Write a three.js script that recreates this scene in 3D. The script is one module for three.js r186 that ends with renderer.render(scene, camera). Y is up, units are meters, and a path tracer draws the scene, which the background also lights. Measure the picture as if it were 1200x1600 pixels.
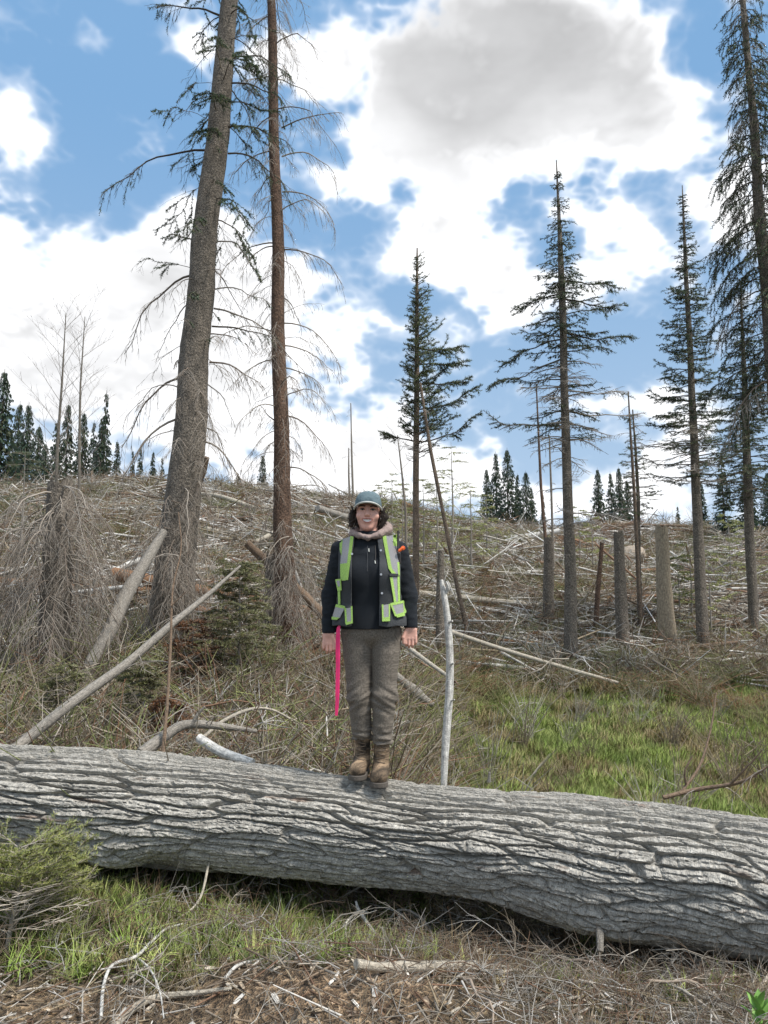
import * as THREE from 'three';
import { mergeGeometries } from 'three/addons/utils/BufferGeometryUtils.js';

// ---------------------------------------------------------------- camera, renderer
const scene = new THREE.Scene();
const CAM_H = 1.7, PITCH = THREE.MathUtils.degToRad(6.7), FPX = 1209;
const camera = new THREE.PerspectiveCamera(66.96, 0.75, 0.1, 2000);
camera.position.set(0, CAM_H, 0);
camera.rotation.x = PITCH;
const renderer = new THREE.WebGLRenderer({ antialias: true });
renderer.toneMapping = THREE.LinearToneMapping;
renderer.toneMappingExposure = 1.14;
renderer.shadowMap.enabled = true;

// ---------------------------------------------------------------- sun: high, ahead of the camera, softened by the thick cloud
const SUN_AZ = 118, SUN_EL = 58;                      // degrees right of straight ahead, above the horizon
const sun = new THREE.DirectionalLight(new THREE.Color(1, 0.955, 0.895), 3.9);
{
  const a = THREE.MathUtils.degToRad(SUN_AZ), e = THREE.MathUtils.degToRad(SUN_EL);
  sun.position.set(Math.sin(a) * Math.cos(e), Math.sin(e), -Math.cos(a) * Math.cos(e)).multiplyScalar(60);
  sun.target.position.set(0, 0, -6);
  sun.position.add(sun.target.position);
}
sun.castShadow = true; sun.shadow.radius = 22;
sun.shadow.mapSize.set(2048, 2048);
Object.assign(sun.shadow.camera, { left: -40, right: 40, top: 40, bottom: -40, near: 1, far: 160 });
scene.add(sun, sun.target);

// ---------------------------------------------------------------- small maths
function mulberry(a) { return () => { a |= 0; a = a + 0x6D2B79F5 | 0; let t = Math.imul(a ^ a >>> 15, 1 | a); t = t + Math.imul(t ^ t >>> 7, 61 | t) ^ t; return ((t ^ t >>> 14) >>> 0) / 4294967296; }; }
const clamp = (x, a, b) => x < a ? a : x > b ? b : x;
const lerp = (a, b, t) => a + (b - a) * t;
const sstep = (a, b, x) => { const t = clamp((x - a) / (b - a), 0, 1); return t * t * (3 - 2 * t); };
const PERM = new Uint8Array(512);
{ const r = mulberry(7); const p = [...Array(256).keys()]; for (let i = 255; i > 0; i--) { const j = Math.floor(r() * (i + 1)); [p[i], p[j]] = [p[j], p[i]]; } for (let i = 0; i < 512; i++) PERM[i] = p[i & 255]; }
const grad = (h, x, y, z) => { h &= 15; const u = h < 8 ? x : y, v = h < 4 ? y : h === 12 || h === 14 ? x : z; return ((h & 1) ? -u : u) + ((h & 2) ? -v : v); };
function noise(x, y, z) {                               // gradient noise, about -1..1
  const X0 = Math.floor(x), Y0 = Math.floor(y), Z0 = Math.floor(z);
  x -= X0; y -= Y0; z -= Z0;
  const X = X0 & 255, Y = Y0 & 255, Z = Z0 & 255;
  const u = x * x * x * (x * (x * 6 - 15) + 10), v = y * y * y * (y * (y * 6 - 15) + 10), w = z * z * z * (z * (z * 6 - 15) + 10);
  const A = PERM[X] + Y, AA = PERM[A] + Z, AB = PERM[A + 1] + Z, B = PERM[X + 1] + Y, BA = PERM[B] + Z, BB = PERM[B + 1] + Z;
  return lerp(lerp(lerp(grad(PERM[AA], x, y, z), grad(PERM[BA], x - 1, y, z), u), lerp(grad(PERM[AB], x, y - 1, z), grad(PERM[BB], x - 1, y - 1, z), u), v),
    lerp(lerp(grad(PERM[AA + 1], x, y, z - 1), grad(PERM[BA + 1], x - 1, y, z - 1), u), lerp(grad(PERM[AB + 1], x, y - 1, z - 1), grad(PERM[BB + 1], x - 1, y - 1, z - 1), u), v), w);
}
function fbm(x, y, z, o) { let s = 0, a = 0.5, f = 1; for (let i = 0; i < o; i++) { s += a * noise(x * f, y * f, z * f); a *= 0.5; f *= 2.03; } return s; }
const hash2 = (i, j, k) => { let h = Math.imul(i, 374761393) ^ Math.imul(j, 668265263) ^ Math.imul(k, 2147483647 - 974711); h = Math.imul(h ^ h >>> 13, 1274126177); return ((h ^ h >>> 16) >>> 0) / 4294967296; };
const V = (x, y, z) => new THREE.Vector3(x, y, z);
// a point of the place seen along a given line of sight, D metres ahead
const CP = Math.cos(PITCH), SP = Math.sin(PITCH);
function at(px, py, D) {
  const u = (px - 600) / FPX, v = (800 - py) / FPX, dy = v * CP + SP, dz = -CP + v * SP, k = -D / dz;
  return V(u * k, CAM_H + dy * k, -D);
}

// ---------------------------------------------------------------- sky: blue air and broken cumulus, one thick grey cloud before the sun
{
  const W = 4096, H = 2048, data = new Float32Array(W * H * 4);
  // cloud masses: azimuth (degrees right of ahead), elevation, their half sizes, weight; grey = thick base
  const C = [
    [-27.2, 30.8, 3.6, 2.5, 0.95], [-25.3, 35.9, 3.5, 0.9, 0.5], [-21.5, 36.2, 1.9, 0.6, 0.3], [-27.1, 26.0, 2.7, 3.2, 0.7], [-25.0, 21.7, 6.7, 4.2, 0.86], [-19.1, 23.0, 5.6, 3.4, 0.85],
    [-22.3, 16.7, 10.4, 4.8, 0.9, 0.15], [-14.6, 24.3, 4.3, 3.9, 0.65], [-14.6, 37.6, 3.2, 2.6, 0.75], [-15.0, 36.0, 2.0, 1.2, 0.4], [-6.7, 38.0, 4.9, 3.8, 0.8], [-5.1, 35.6, 2.5, 2.5, 0.6],
    [-9.8, 23.4, 7.8, 4.9, 0.95], [-10.6, 17.2, 10.1, 5.5, 0.9], [-23.3, 12.3, 7.6, 3.0, 0.7, 0.5], [-7.2, 11.8, 11.0, 4.7, 0.9], [-0.2, 16.1, 2.4, 1.8, 0.82], [-1.9, 11.4, 6.3, 3.3, 0.86],
    [-2.0, 28.7, 3.0, 2.0, 0.7], [10.1, 36.7, 11.1, 4.9, 2.0, 1.5], [5.1, 38.1, 6.1, 3.2, 0.6, 0.5], [2.0, 33.5, 4.8, 4.0, 1.0], [11.0, 31.7, 11.9, 3.4, 1.15], [19.9, 31.3, 5.2, 2.4, 1.0],
    [19.8, 36.8, 3.4, 2.3, 0.9], [6.0, 27.8, 4.2, 4.2, 0.9], [8.3, 22.6, 5.1, 3.2, 1.1], [2.2, 24.1, 2.2, 2.0, 1.0], [4.5, 25.8, 2.0, 2.0, 0.6], [16.1, 27.4, 3.4, 1.9, 0.6],
    [18.7, 24.9, 2.6, 1.9, 0.75], [13.8, 28.9, 2.9, 1.7, 0.4], [17.3, 22.8, 4.3, 1.7, 0.55], [14.5, 21.8, 3.8, 1.8, 0.6], [20.8, 21.1, 2.8, 0.9, 0.5], [14.3, 14.9, 4.2, 1.3, 0.75],
    [19.2, 14.7, 3.0, 1.0, 0.75], [8.6, 12.9, 2.2, 2.1, 0.6], [5.7, 10.0, 3.8, 2.6, 1.0], [21.6, 10.6, 5.4, 2.9, 1.0], [16.7, 6.9, 7.8, 2.0, 0.56], [9.5, 6.6, 7.1, 1.9, 0.5],
    [25.7, 26.7, 2.7, 4.0, 0.75], [26.5, 19.4, 3.5, 2.9, 0.5], [-14.1, 8.3, 18.6, 1.8, 0.37], [-0.5, 7.6, 19.1, 1.4, 0.37], [18.7, 13.5, 5.5, 0.9, 0.35], [-21.6, 29.3, 5.6, 4.1, -0.6],
    [-19.6, 34.8, 5.8, 2.4, -0.4], [-0.8, 35.3, 1.6, 2.5, -0.6], [23.4, 34.1, 2.1, 2.5, -0.8], [13.0, 18.4, 7.6, 2.7, -0.6], [0.5, 22.0, 3.0, 3.2, -0.6], [19.3, 27.8, 2.8, 1.7, -0.3],
    [-18.7, 13.5, 3.7, 2.0, -0.55], [13.3, 11.6, 6.1, 1.4, -0.4], [-5.8, 15.1, 2.9, 1.9, -0.4], [-14.6, 37.8, 2.7, 2.2, 0.5], [-12.8, 10.2, 3.8, 1.8, -0.35], [2.4, 10.5, 2.9, 1.9, -0.3]];
  const WISP = mulberry(3); WISP();
  const Rr = Math.PI / 180, half = H / 2;
  const hz = [0.58, 0.70, 0.82], zen = [0.200, 0.380, 0.635];
  for (let j = 0; j < H; j++) {
    const el = (((j + 0.5) / H) - 0.5) * 180;
    if (el < -1.2) { for (let i = 0; i < W; i++) { const o = (j * W + i) * 4; data[o] = 0.30; data[o + 1] = 0.31; data[o + 2] = 0.30; data[o + 3] = 1; } continue; }
    const se = Math.sin(el * Rr), ce = Math.cos(el * Rr);
    const g = Math.pow(clamp(1 - el / 34, 0, 1), 1.5);
    const bl = [0, 1, 2].map((k) => lerp(zen[k], hz[k], g * 0.8));
    for (let i = 0; i < W; i++) {
      const th = (((i + 0.5) / W) - 0.5) * 2 * Math.PI, x = Math.cos(th) * ce, z = Math.sin(th) * ce, y = se;
      let az = Math.atan2(x, -z) / Rr;
      const off = Math.max(Math.abs(az) / 36, Math.abs(el - 10) / 40), win = 1 - sstep(0.85, 1.25, off);
      let field = 0, grey = 0, top = 0;
      const near = win > 0.999 ? 6 : 5;
      const fx = x * 7.4, fy = y * 10.5, fz = z * 7.4;
      if (win > 0) {
        const wx = noise(x * 9, y * 12, z * 9) * 2.2, wy = noise(x * 9 + 30, y * 12, z * 9) * 1.8;
        for (const c of C) { const dx = (az + wx - c[0]) / c[2], dy = (el + wy - c[1]) / c[3], q = dx * dx + dy * dy; if (q < 6) { const e = Math.exp(-q * 1.2); field += c[4] * e; if (c[5]) grey += c[5] * e; } }
        field = clamp(field, -0.6, 2.2);
      }
      const wide = 0.42 + 1.5 * noise(x * 2.1 + 11, y * 3.2, z * 2.1) + 0.28 * g;
      if (win < 1) { field = lerp(wide, field, win); grey = lerp(sstep(0.8, 1.3, wide) * 0.8, grey, win); }
      const n = fbm(fx + 3.1, fy, fz, near) * 1.0 + (0.24 - Math.abs(noise(fx * 1.9, fy * 1.9 + 9, fz * 1.9))) * 0.6 + (0.24 - Math.abs(noise(fx * 4.3, fy * 4.3 + 4, fz * 4.3))) * 0.34 + (0.24 - Math.abs(noise(fx * 9.7, fy * 9.7 + 4, fz * 9.7))) * 0.18;
      const d = field * 0.84 - 0.56 + n * 1.45;
      let a = Math.pow(sstep(-0.3, 0.42, d), 1.15); a = Math.max(a, 0.4 * sstep(-0.6, 0.1, d) * clamp(0.45 + n * 1.3, 0, 1));
      const thick = sstep(0.2, 1.0, d);
      const soft = 0.5 + 0.5 * fbm(fx * 1.7 + 50, fy * 2.2, fz * 1.7, 4);
      const puff = fbm(fx * 0.9 + 70, fy * 1.5, fz * 0.9, 5); let b = 1.25 - 0.08 * thick + (1 - 0.75 * clamp(grey, 0, 1)) * thick * (-0.50 * (1 - soft) + 0.75 * Math.min(0, puff + 0.05));
      b -= clamp(grey, 0, 1) * (0.58 - 0.10 * soft) * sstep(0.55, 1.0, field + n * 0.25);
      const o = (j * W + i) * 4;
      data[o] = lerp(bl[0], b * 0.99, a); data[o + 1] = lerp(bl[1], b * 0.995, a); data[o + 2] = lerp(bl[2], b * 1.01, a); data[o + 3] = 1;
    }
  }
  const sky = new THREE.DataTexture(data, W, H, THREE.RGBAFormat, THREE.FloatType);
  sky.mapping = THREE.EquirectangularReflectionMapping; sky.magFilter = THREE.LinearFilter; sky.needsUpdate = true;
  scene.background = sky; scene.environment = sky;
}

// ---------------------------------------------------------------- mesh building
class MB {                                              // collects tubes, strips and triangles for one mesh
  constructor() { this.p = []; this.n = []; this.uv = []; this.c = []; this.i = []; }
  get count() { return this.p.length / 3; }
  v(x, y, z, nx, ny, nz, u = 0, w = 0, c = null) { this.p.push(x, y, z); this.n.push(nx, ny, nz); this.uv.push(u, w); if (c) this.c.push(c[0], c[1], c[2]); return this.p.length / 3 - 1; }
  tri(a, b, c) { this.i.push(a, b, c); }
  tube(pts, r, sides = 5, { c = null, cap = false, wob = 0, u0 = 0 } = {}) {      // pts: Vector3[], r: radius at t in 0..1
    const n = pts.length, T = V(0, 0, 0), N = V(0, 0, 0), B = V(0, 0, 0), prev = V(0, 0, 0);
    let len = 0, base = this.count;
    for (let k = 0; k < n; k++) {
      T.copy(pts[Math.min(k + 1, n - 1)]).sub(pts[Math.max(k - 1, 0)]).normalize();
      if (k === 0) { N.set(Math.abs(T.y) > 0.9 ? 1 : 0, Math.abs(T.y) > 0.9 ? 0 : 1, 0); } else N.copy(prev);
      N.addScaledVector(T, -N.dot(T)).normalize(); prev.copy(N); B.crossVectors(T, N);
      if (k) len += pts[k].distanceTo(pts[k - 1]);
      const rr = r(k / (n - 1), len);
      for (let s = 0; s <= sides; s++) {
        const a = s / sides * Math.PI * 2, ca = Math.cos(a), sa = Math.sin(a);
        const nx = N.x * ca + B.x * sa, ny = N.y * ca + B.y * sa, nz = N.z * ca + B.z * sa;
        const q = wob ? rr * (1 + wob * noise(pts[k].x * 6 + nx * 1.3 + 5, pts[k].y * 6 + ny * 1.3, pts[k].z * 6 + nz * 1.3)) : rr;
        this.v(pts[k].x + nx * q, pts[k].y + ny * q, pts[k].z + nz * q, nx, ny, nz, u0 + s / sides * Math.PI * 2 * Math.max(rr, 0.004), len, c);
      }
    }
    const m = sides + 1;
    for (let k = 0; k < n - 1; k++) for (let s = 0; s < sides; s++) { const a = base + k * m + s; this.i.push(a, a + 1, a + m, a + 1, a + m + 1, a + m); }
    if (cap) for (const [k, sg] of [[0, -1], [n - 1, 1]]) {
      T.copy(pts[Math.min(k + 1, n - 1)]).sub(pts[Math.max(k - 1, 0)]).normalize().multiplyScalar(sg);
      const b2 = this.count, ring = base + k * m;
      this.v(pts[k].x, pts[k].y, pts[k].z, T.x, T.y, T.z, 0, 0, c);
      for (let s = 0; s <= sides; s++) { const q = (ring + s) * 3; this.v(this.p[q], this.p[q + 1], this.p[q + 2], T.x, T.y, T.z, (this.p[q] - pts[k].x), (this.p[q + 2] - pts[k].z), c); }
      for (let s = 0; s < sides; s++) sg > 0 ? this.tri(b2, b2 + 1 + s, b2 + 2 + s) : this.tri(b2, b2 + 2 + s, b2 + 1 + s);
    }
    return this;
  }
  blade(b, d, w, len, bend, c) {                        // a grass blade: b base, d horizontal unit direction of bend, w width
    const sx = -d.z * w, sz = d.x * w, k0 = this.count;
    for (let k = 0; k <= 3; k++) { const t = k / 3, q = bend * t * t * len, y = len * t * (1 - 0.25 * bend * t), f = 1 - t * t; const x = b.x + d.x * q, z = b.z + d.z * q;
      this.v(x - sx * f, b.y + y, z - sz * f, d.x * 0.3, 0.6, d.z * 0.3 + 0.6, 0, 0, c); this.v(x + sx * f, b.y + y, z + sz * f, d.x * 0.3, 0.6, d.z * 0.3 + 0.6, 1, 0, c); }
    for (let k = 0; k < 3; k++) { const a = k0 + k * 2; this.i.push(a, a + 1, a + 2, a + 1, a + 3, a + 2); }
  }
  geo(smooth = false) {
    const g = new THREE.BufferGeometry();
    g.setAttribute('position', new THREE.Float32BufferAttribute(this.p, 3)); g.setAttribute('normal', new THREE.Float32BufferAttribute(this.n, 3)); g.setAttribute('uv', new THREE.Float32BufferAttribute(this.uv, 2));
    if (this.c.length) g.setAttribute('color', new THREE.Float32BufferAttribute(this.c, 3));
    g.setIndex(this.i); if (smooth) g.computeVertexNormals();
    return g;
  }
}
const taken = {};
function numbered(n) { const k = taken[n] = (taken[n] ?? -1) + 1; return k ? `${n}_${String(k).padStart(3, '0')}` : n; }
function mesh(name, geo, mat, parent) {                 // a named mesh; a part when it has a parent
  const m = new THREE.Mesh(geo, mat); m.castShadow = m.receiveShadow = true;
  m.name = parent ? name : numbered(name); (parent ?? scene).add(m); return m;
}
function thing(name, label, category, pos = V(0, 0, 0), group) {
  const o = new THREE.Group(); o.name = numbered(name); o.position.copy(pos); o.userData = { label, category }; if (group) o.userData.group = group; scene.add(o); return o;
}
function tag(o, label, category, group) { Object.assign(o.userData, { label, category }); if (group) o.userData.group = group; return o; }
function stuff(o, label, category) { o.userData.kind = 'stuff'; if (label) o.userData.label = label; if (category) o.userData.category = category; return o; }
function part(o, label) { o.userData.label = label; return o; }

// ---------------------------------------------------------------- textures and materials
function texture(w, h, f, srgb = true) {                // f(u, v) -> grey 0..1 or [r, g, b] (linear when !srgb)
  const d = new Uint8Array(w * h * 4);
  for (let j = 0; j < h; j++) for (let i = 0; i < w; i++) { const c = f(i / w, j / h), o = (j * w + i) * 4; for (let k = 0; k < 3; k++) d[o + k] = clamp(Math.round((c.length ? c[k] : c) * 255), 0, 255); d[o + 3] = 255; }
  const t = new THREE.DataTexture(d, w, h); t.wrapS = t.wrapT = THREE.RepeatWrapping; t.magFilter = t.minFilter = THREE.LinearFilter; if (srgb) t.colorSpace = THREE.SRGBColorSpace; t.needsUpdate = true; return t;
}
const TAU = Math.PI * 2;
function pnoise(x, y, px, py, s) {                       // gradient noise on a lattice that wraps after px, py cells
  const X = Math.floor(x), Y = Math.floor(y), fx = x - X, fy = y - Y, m = (i, n) => ((i % n) + n) % n, x0 = m(X, px), x1 = m(X + 1, px), y0 = m(Y, py), y1 = m(Y + 1, py);
  const g = (i, j, a, b) => { const h = hash2(i, j, s) * TAU; return Math.cos(h) * a + Math.sin(h) * b; }, u = fx * fx * fx * (fx * (fx * 6 - 15) + 10), v = fy * fy * fy * (fy * (fy * 6 - 15) + 10);
  return 1.4 * lerp(lerp(g(x0, y0, fx, fy), g(x1, y0, fx - 1, fy), u), lerp(g(x0, y1, fx, fy - 1), g(x1, y1, fx - 1, fy - 1), u), v);
}
function tnoise(u, v, fu, fv, s, o = 4) {               // noise that repeats seamlessly over u, v in 0..1
  let q = 0, am = 0.5, f = 1; for (let i = 0; i < o; i++) { q += am * pnoise(u * fu * f, v * fv * f, fu * f, fv * f, s * 7 + i); am *= 0.55; f *= 2; } return q;
}
const std = (o) => new THREE.MeshStandardMaterial({ roughness: 0.9, metalness: 0, ...o });
const along = (t, x, y) => { const c = rep(t, x, y); c.rotation = Math.PI / 2; return c; };
const rep = (t, x, y) => { const c = t.clone(); c.repeat.set(x, y); c.needsUpdate = true; return c; };
// ================================================================ GROUND
function hermite(tab, d) {                              // smooth profile through [distance, height] pairs
  const n = tab.length; if (d <= tab[0][0]) return tab[0][1]; if (d >= tab[n - 1][0]) return tab[n - 1][1];
  let k = 0; while (d > tab[k + 1][0]) k++;
  const h = tab[k + 1][0] - tab[k][0], t = (d - tab[k][0]) / h, sl = (a, b) => (tab[b][1] - tab[a][1]) / (tab[b][0] - tab[a][0]);
  const m0 = k ? 0.5 * (sl(k - 1, k) + sl(k, k + 1)) : sl(k, k + 1), m1 = k < n - 2 ? 0.5 * (sl(k, k + 1) + sl(k + 1, k + 2)) : sl(k, k + 1);
  const t2 = t * t, t3 = t2 * t; return (2 * t3 - 3 * t2 + 1) * tab[k][1] + (t3 - 2 * t2 + t) * h * m0 + (-2 * t3 + 3 * t2) * tab[k + 1][1] + (t3 - t2) * h * m1;
}
const RIGHT_SLOPE = [[0, 0.05], [3.4, 0.05], [4.4, -0.03], [6, -0.03], [8, 0.06], [12, 0.36], [15, 0.66], [17, 1.05], [20, 1.72], [25, 2.65], [32, 4.0], [40, 5.2], [46, 5.55], [60, 5.6], [120, 4.6], [320, -8], [600, -20]];
const LEFT_SLOPE = [[0, 0.05], [3.4, 0.05], [4.4, 0.02], [6, 0.12], [8, 0.42], [10, 0.78], [12, 1.2], [15, 1.9], [20, 3.1], [30, 5.75], [36, 6.9], [45, 7.2], [60, 7.2], [120, 6.6], [320, -8], [600, -20]];
function G(x, z, fine = true) {
  const d = Math.max(-z, 0), s = sstep(-0.26, 0.26, x / Math.max(d, 4));
  let h = lerp(hermite(LEFT_SLOPE, d), hermite(RIGHT_SLOPE, d), s);
  h += -0.07 * clamp(x, -4, 4) * Math.exp(-d * d / 50);
  const far = sstep(9, 30, d);
  h += noise(x * 0.13 + 3, z * 0.13, 1) * (0.06 + 0.55 * far) + noise(x * 0.5, z * 0.5, 4) * (0.03 + 0.18 * far);
  if (fine) h += noise(x * 1.9, z * 1.9, 8) * (0.035 + 0.07 * far) + noise(x * 5, z * 5, 2) * 0.02;
  // the heap of torn-up soil in front of the log, at the bottom of the frame
  h += 0.13 * Math.exp(-((x + 0.05) ** 2 / 0.35 + (z + 3.35) ** 2 / 0.10)) * (1 + 0.5 * noise(x * 6, z * 6, 3));
  // the hollow under the log
  const lx = clamp(x, -2.3, 2.2), lz = -4.72 + (lx + 2.3) * 0.105; h -= (0.10 + 0.06 * sstep(-0.6, 0.8, x)) * Math.exp(-((z - lz - 0.08) ** 2) / (z > lz + 0.08 ? 0.16 : 0.10)) * sstep(-1.6, -0.5, x);
  return h;
}
function groundAt(px, py, d0 = 2.6, d1 = 60) {           // where a line of sight meets the ground
  let a = d0, p; for (let d = d0; d < d1; d *= 1.01) { p = at(px, py, d); if (p.y < G(p.x, p.z)) break; a = d; } return at(px, py, a);
}
const isGrass = (x, z) => { const d = -z; return sstep(-0.01, 0.10, x / Math.max(d, 4) + 0.05 * noise(x * 0.8, z * 0.8, 5)) * sstep(4.6, 5.2, d) * (1 - sstep(11.0, 13.2, d + noise(x, z, 2))); };
const isSoil = (x, z) => Math.exp(-((x + 0.1) ** 2 / 0.30 + (z + 3.3) ** 2 / 0.09)) + 0.8 * Math.exp(-((x + 1.25) ** 2 / 0.2 + (z + 3.2) ** 2 / 0.05));
{
  const xs = [], zs = [];
  for (let i = -110; i <= 110; i++) { const t = i / 110; xs.push(Math.sign(t) * (Math.abs(t) * 7 + 560 * Math.abs(t) ** 5)); }
  for (let i = 0; i <= 300; i++) { const t = i / 300; zs.push(12 - (t * 26 + 34 * t ** 3 + 560 * t ** 9)); }
  const g = new THREE.BufferGeometry(), p = [], c = [], uv = [], id = [];
  for (const z of zs) for (const x of xs) {
    p.push(x, G(x, z), z); uv.push(x, z);
    const gr = isGrass(x, z), so = clamp(isSoil(x, z), 0, 1), n = fbm(x * 1.4, z * 1.4, 3, 4), m = fbm(x * 0.4 + 9, z * 0.4, 3, 3);
    let r = [0.092, 0.070, 0.046]; const mix = (q, t) => { r = r.map((v, k) => lerp(v, q[k], clamp(t, 0, 1))); };
    mix([0.15, 0.115, 0.07], 0.5 + n * 1.2); mix([0.075, 0.082, 0.034], 0.25 + m * 1.3);
    mix([0.12, 0.16, 0.045], gr * 0.85); mix([0.26, 0.18, 0.115], so * 0.8);
    c.push(...r.map((v) => v * 1.9));
  }
  const w = xs.length; for (let j = 0; j < zs.length - 1; j++) for (let i = 0; i < w - 1; i++) { const a = j * w + i; id.push(a, a + 1, a + w, a + 1, a + w + 1, a + w); }
  g.setAttribute('position', new THREE.Float32BufferAttribute(p, 3)); g.setAttribute('uv', new THREE.Float32BufferAttribute(uv, 2)); g.setAttribute('color', new THREE.Float32BufferAttribute(c, 3)); g.setIndex(id); g.computeVertexNormals();
  const grit = texture(512, 512, (u, v) => { const a = 0.78 + tnoise(u, v, 30, 30, 1, 5) * 0.9 + tnoise(u, v, 150, 150, 5, 2) * 0.5; return [a, a * 0.98, a * 0.95]; });
  const m = mesh('ground', g, std({ map: rep(grit, 0.9, 0.9), bumpMap: rep(grit, 0.9, 0.9), bumpScale: 0.03, vertexColors: true, roughness: 1 })); m.userData.kind = 'structure';
}
// ================================================================ THE FALLEN COTTONWOOD LOG
const LOG = (() => {                                     // axis and radius along s in 0..1
  const k = [at(0, 1243, 4.74), at(600, 1301, 4.60), at(1200, 1388, 4.22)];
  const f = (t) => { const q = (t - 0.5) * 2, a = k[0], b = k[1], c = k[2]; return V(0, 0, 0).addScaledVector(a, q * (q - 1) / 2).addScaledVector(b, 1 - q * q).addScaledVector(c, q * (q + 1) / 2); };
  return { t0: -0.28, t1: 1.28, axis: f, rad: (t) => 0.293 + 0.012 * Math.sin(t * 9) + 0.05 * sstep(0.5, 1.05, t) };
})();
const bark = texture(1024, 512, (u, v) => {              // weathered grey bark: fine fibres and lichen specks
  const f = tnoise(u, v, 9, 70, 2, 4), q = tnoise(u, v, 26, 26, 8, 4), s = tnoise(u, v, 90, 120, 4, 2);
  let a = 0.76 + f * 0.30 + q * 0.2 + s * 0.24; const li = sstep(0.25, 0.5, tnoise(u, v, 40, 40, 13, 3) + s * 0.5);
  a = lerp(a, 0.95, li * 0.35); return [a, a * 0.985, a * 0.955];
});
const barkRough = std({ color: new THREE.Color(0.80, 0.785, 0.75), map: rep(bark, 1.6, 1.6), bumpMap: rep(bark, 1.6, 1.6), bumpScale: 0.012, vertexColors: true, roughness: 0.95 });
function plate(s, a, ls, la, seed) {                     // long lens-shaped bark plates: [distance to the crack, id hash, offset across]
  const gs = s / ls, ga = a / la, js = Math.floor(gs), ja = Math.floor(ga); let f1 = 9, f2 = 9, id = 0, da = 0;
  for (let j = ja - 1; j <= ja + 1; j++) { const sh = hash2(j, 5, seed);
    for (let i = js - 2; i <= js + 2; i++) { const cx = i + sh + 0.9 * (hash2(i, j, seed) - 0.5), cy = j + 0.5 + 0.7 * (hash2(i, j, seed + 1) - 0.5), dx = gs - cx, dy = ga - cy, d = Math.sqrt(dx * dx * 0.8 + dy * dy);
      if (d < f1) { f2 = f1; f1 = d; id = hash2(i, j, seed + 2); da = dy; } else if (d < f2) f2 = d; } }
  return [f2 - f1, id, da];
}
const KNOTS = [[0.44, 0.35, 0.13], [0.165, -0.30, 0.15], [0.72, -0.62, 0.2], [0.62, 0.25, 0.1], [0.93, 0.05, 0.13], [0.27, 0.5, 0.1]];   // along 0..1, angle up from level (front), size
function barkHeight(s, ang, r) {                         // s metres along, ang angle round (0 = towards the camera, + up)
  let a = ang * 0.3, ss = s;
  let kn = 0;
  for (const [kt, ka, ks] of KNOTS) { const ds = s - kt * 4.6, da = a - ka * 0.3, q = Math.exp(-(ds * ds * 0.45 + da * da) / (ks * ks)); a += da * -0.30 * q; ss += 0.05 * q * Math.sin(da * 26); kn = Math.max(kn, q); }
  a += 0.038 * noise(ss * 0.9, a * 1.8, 1) + 0.007 * noise(ss * 4.1, a * 9, 5) + 0.005 * noise(ss * 13, a * 26, 7) + 0.0022 * noise(ss * 40, a * 60, 9);
  ss += 0.05 * noise(ss * 3, a * 14, 9) + 0.02 * noise(ss * 9, a * 40, 3);
  const [e, id, da] = plate(ss, a, 0.58, 0.052, 11), [e2, id2, da2] = plate(ss + 7, a, 0.24, 0.028, 31);
  const w = 0.55 + 0.5 * noise(ss * 2.2, a * 9, 15);
  let h = -0.038 * (1 - sstep(0.02, 0.115 * (0.5 + w), e)) * clamp(0.3 + w * 1.0, 0.22, 1) - 0.006 * (1 - sstep(0, 0.5, e));
  h += -0.014 * (1 - sstep(0, 0.13, e2)) * sstep(0.05, 0.3, e) * (id2 > 0.3 ? 1 : 0.25);
  h += (id - 0.5) * 0.012 - da * 0.016 * (0.4 + id) + da2 * -0.004;
  // cross cracks
  const cr = Math.abs(noise(ss * 2.6 + 20, a * 5.5, 17)); h -= 0.012 * (1 - sstep(0, 0.035, cr)) * sstep(0.0, 0.3, noise(ss * 1.2, a * 3, 23));
  h += 0.004 * noise(ss * 30, a * 60, 2) + 0.003 * noise(ss * 70, a * 130, 6) + 0.004 * noise(ss * 10, a * 90, 12);
  return h + kn * 0.012;
}
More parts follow.
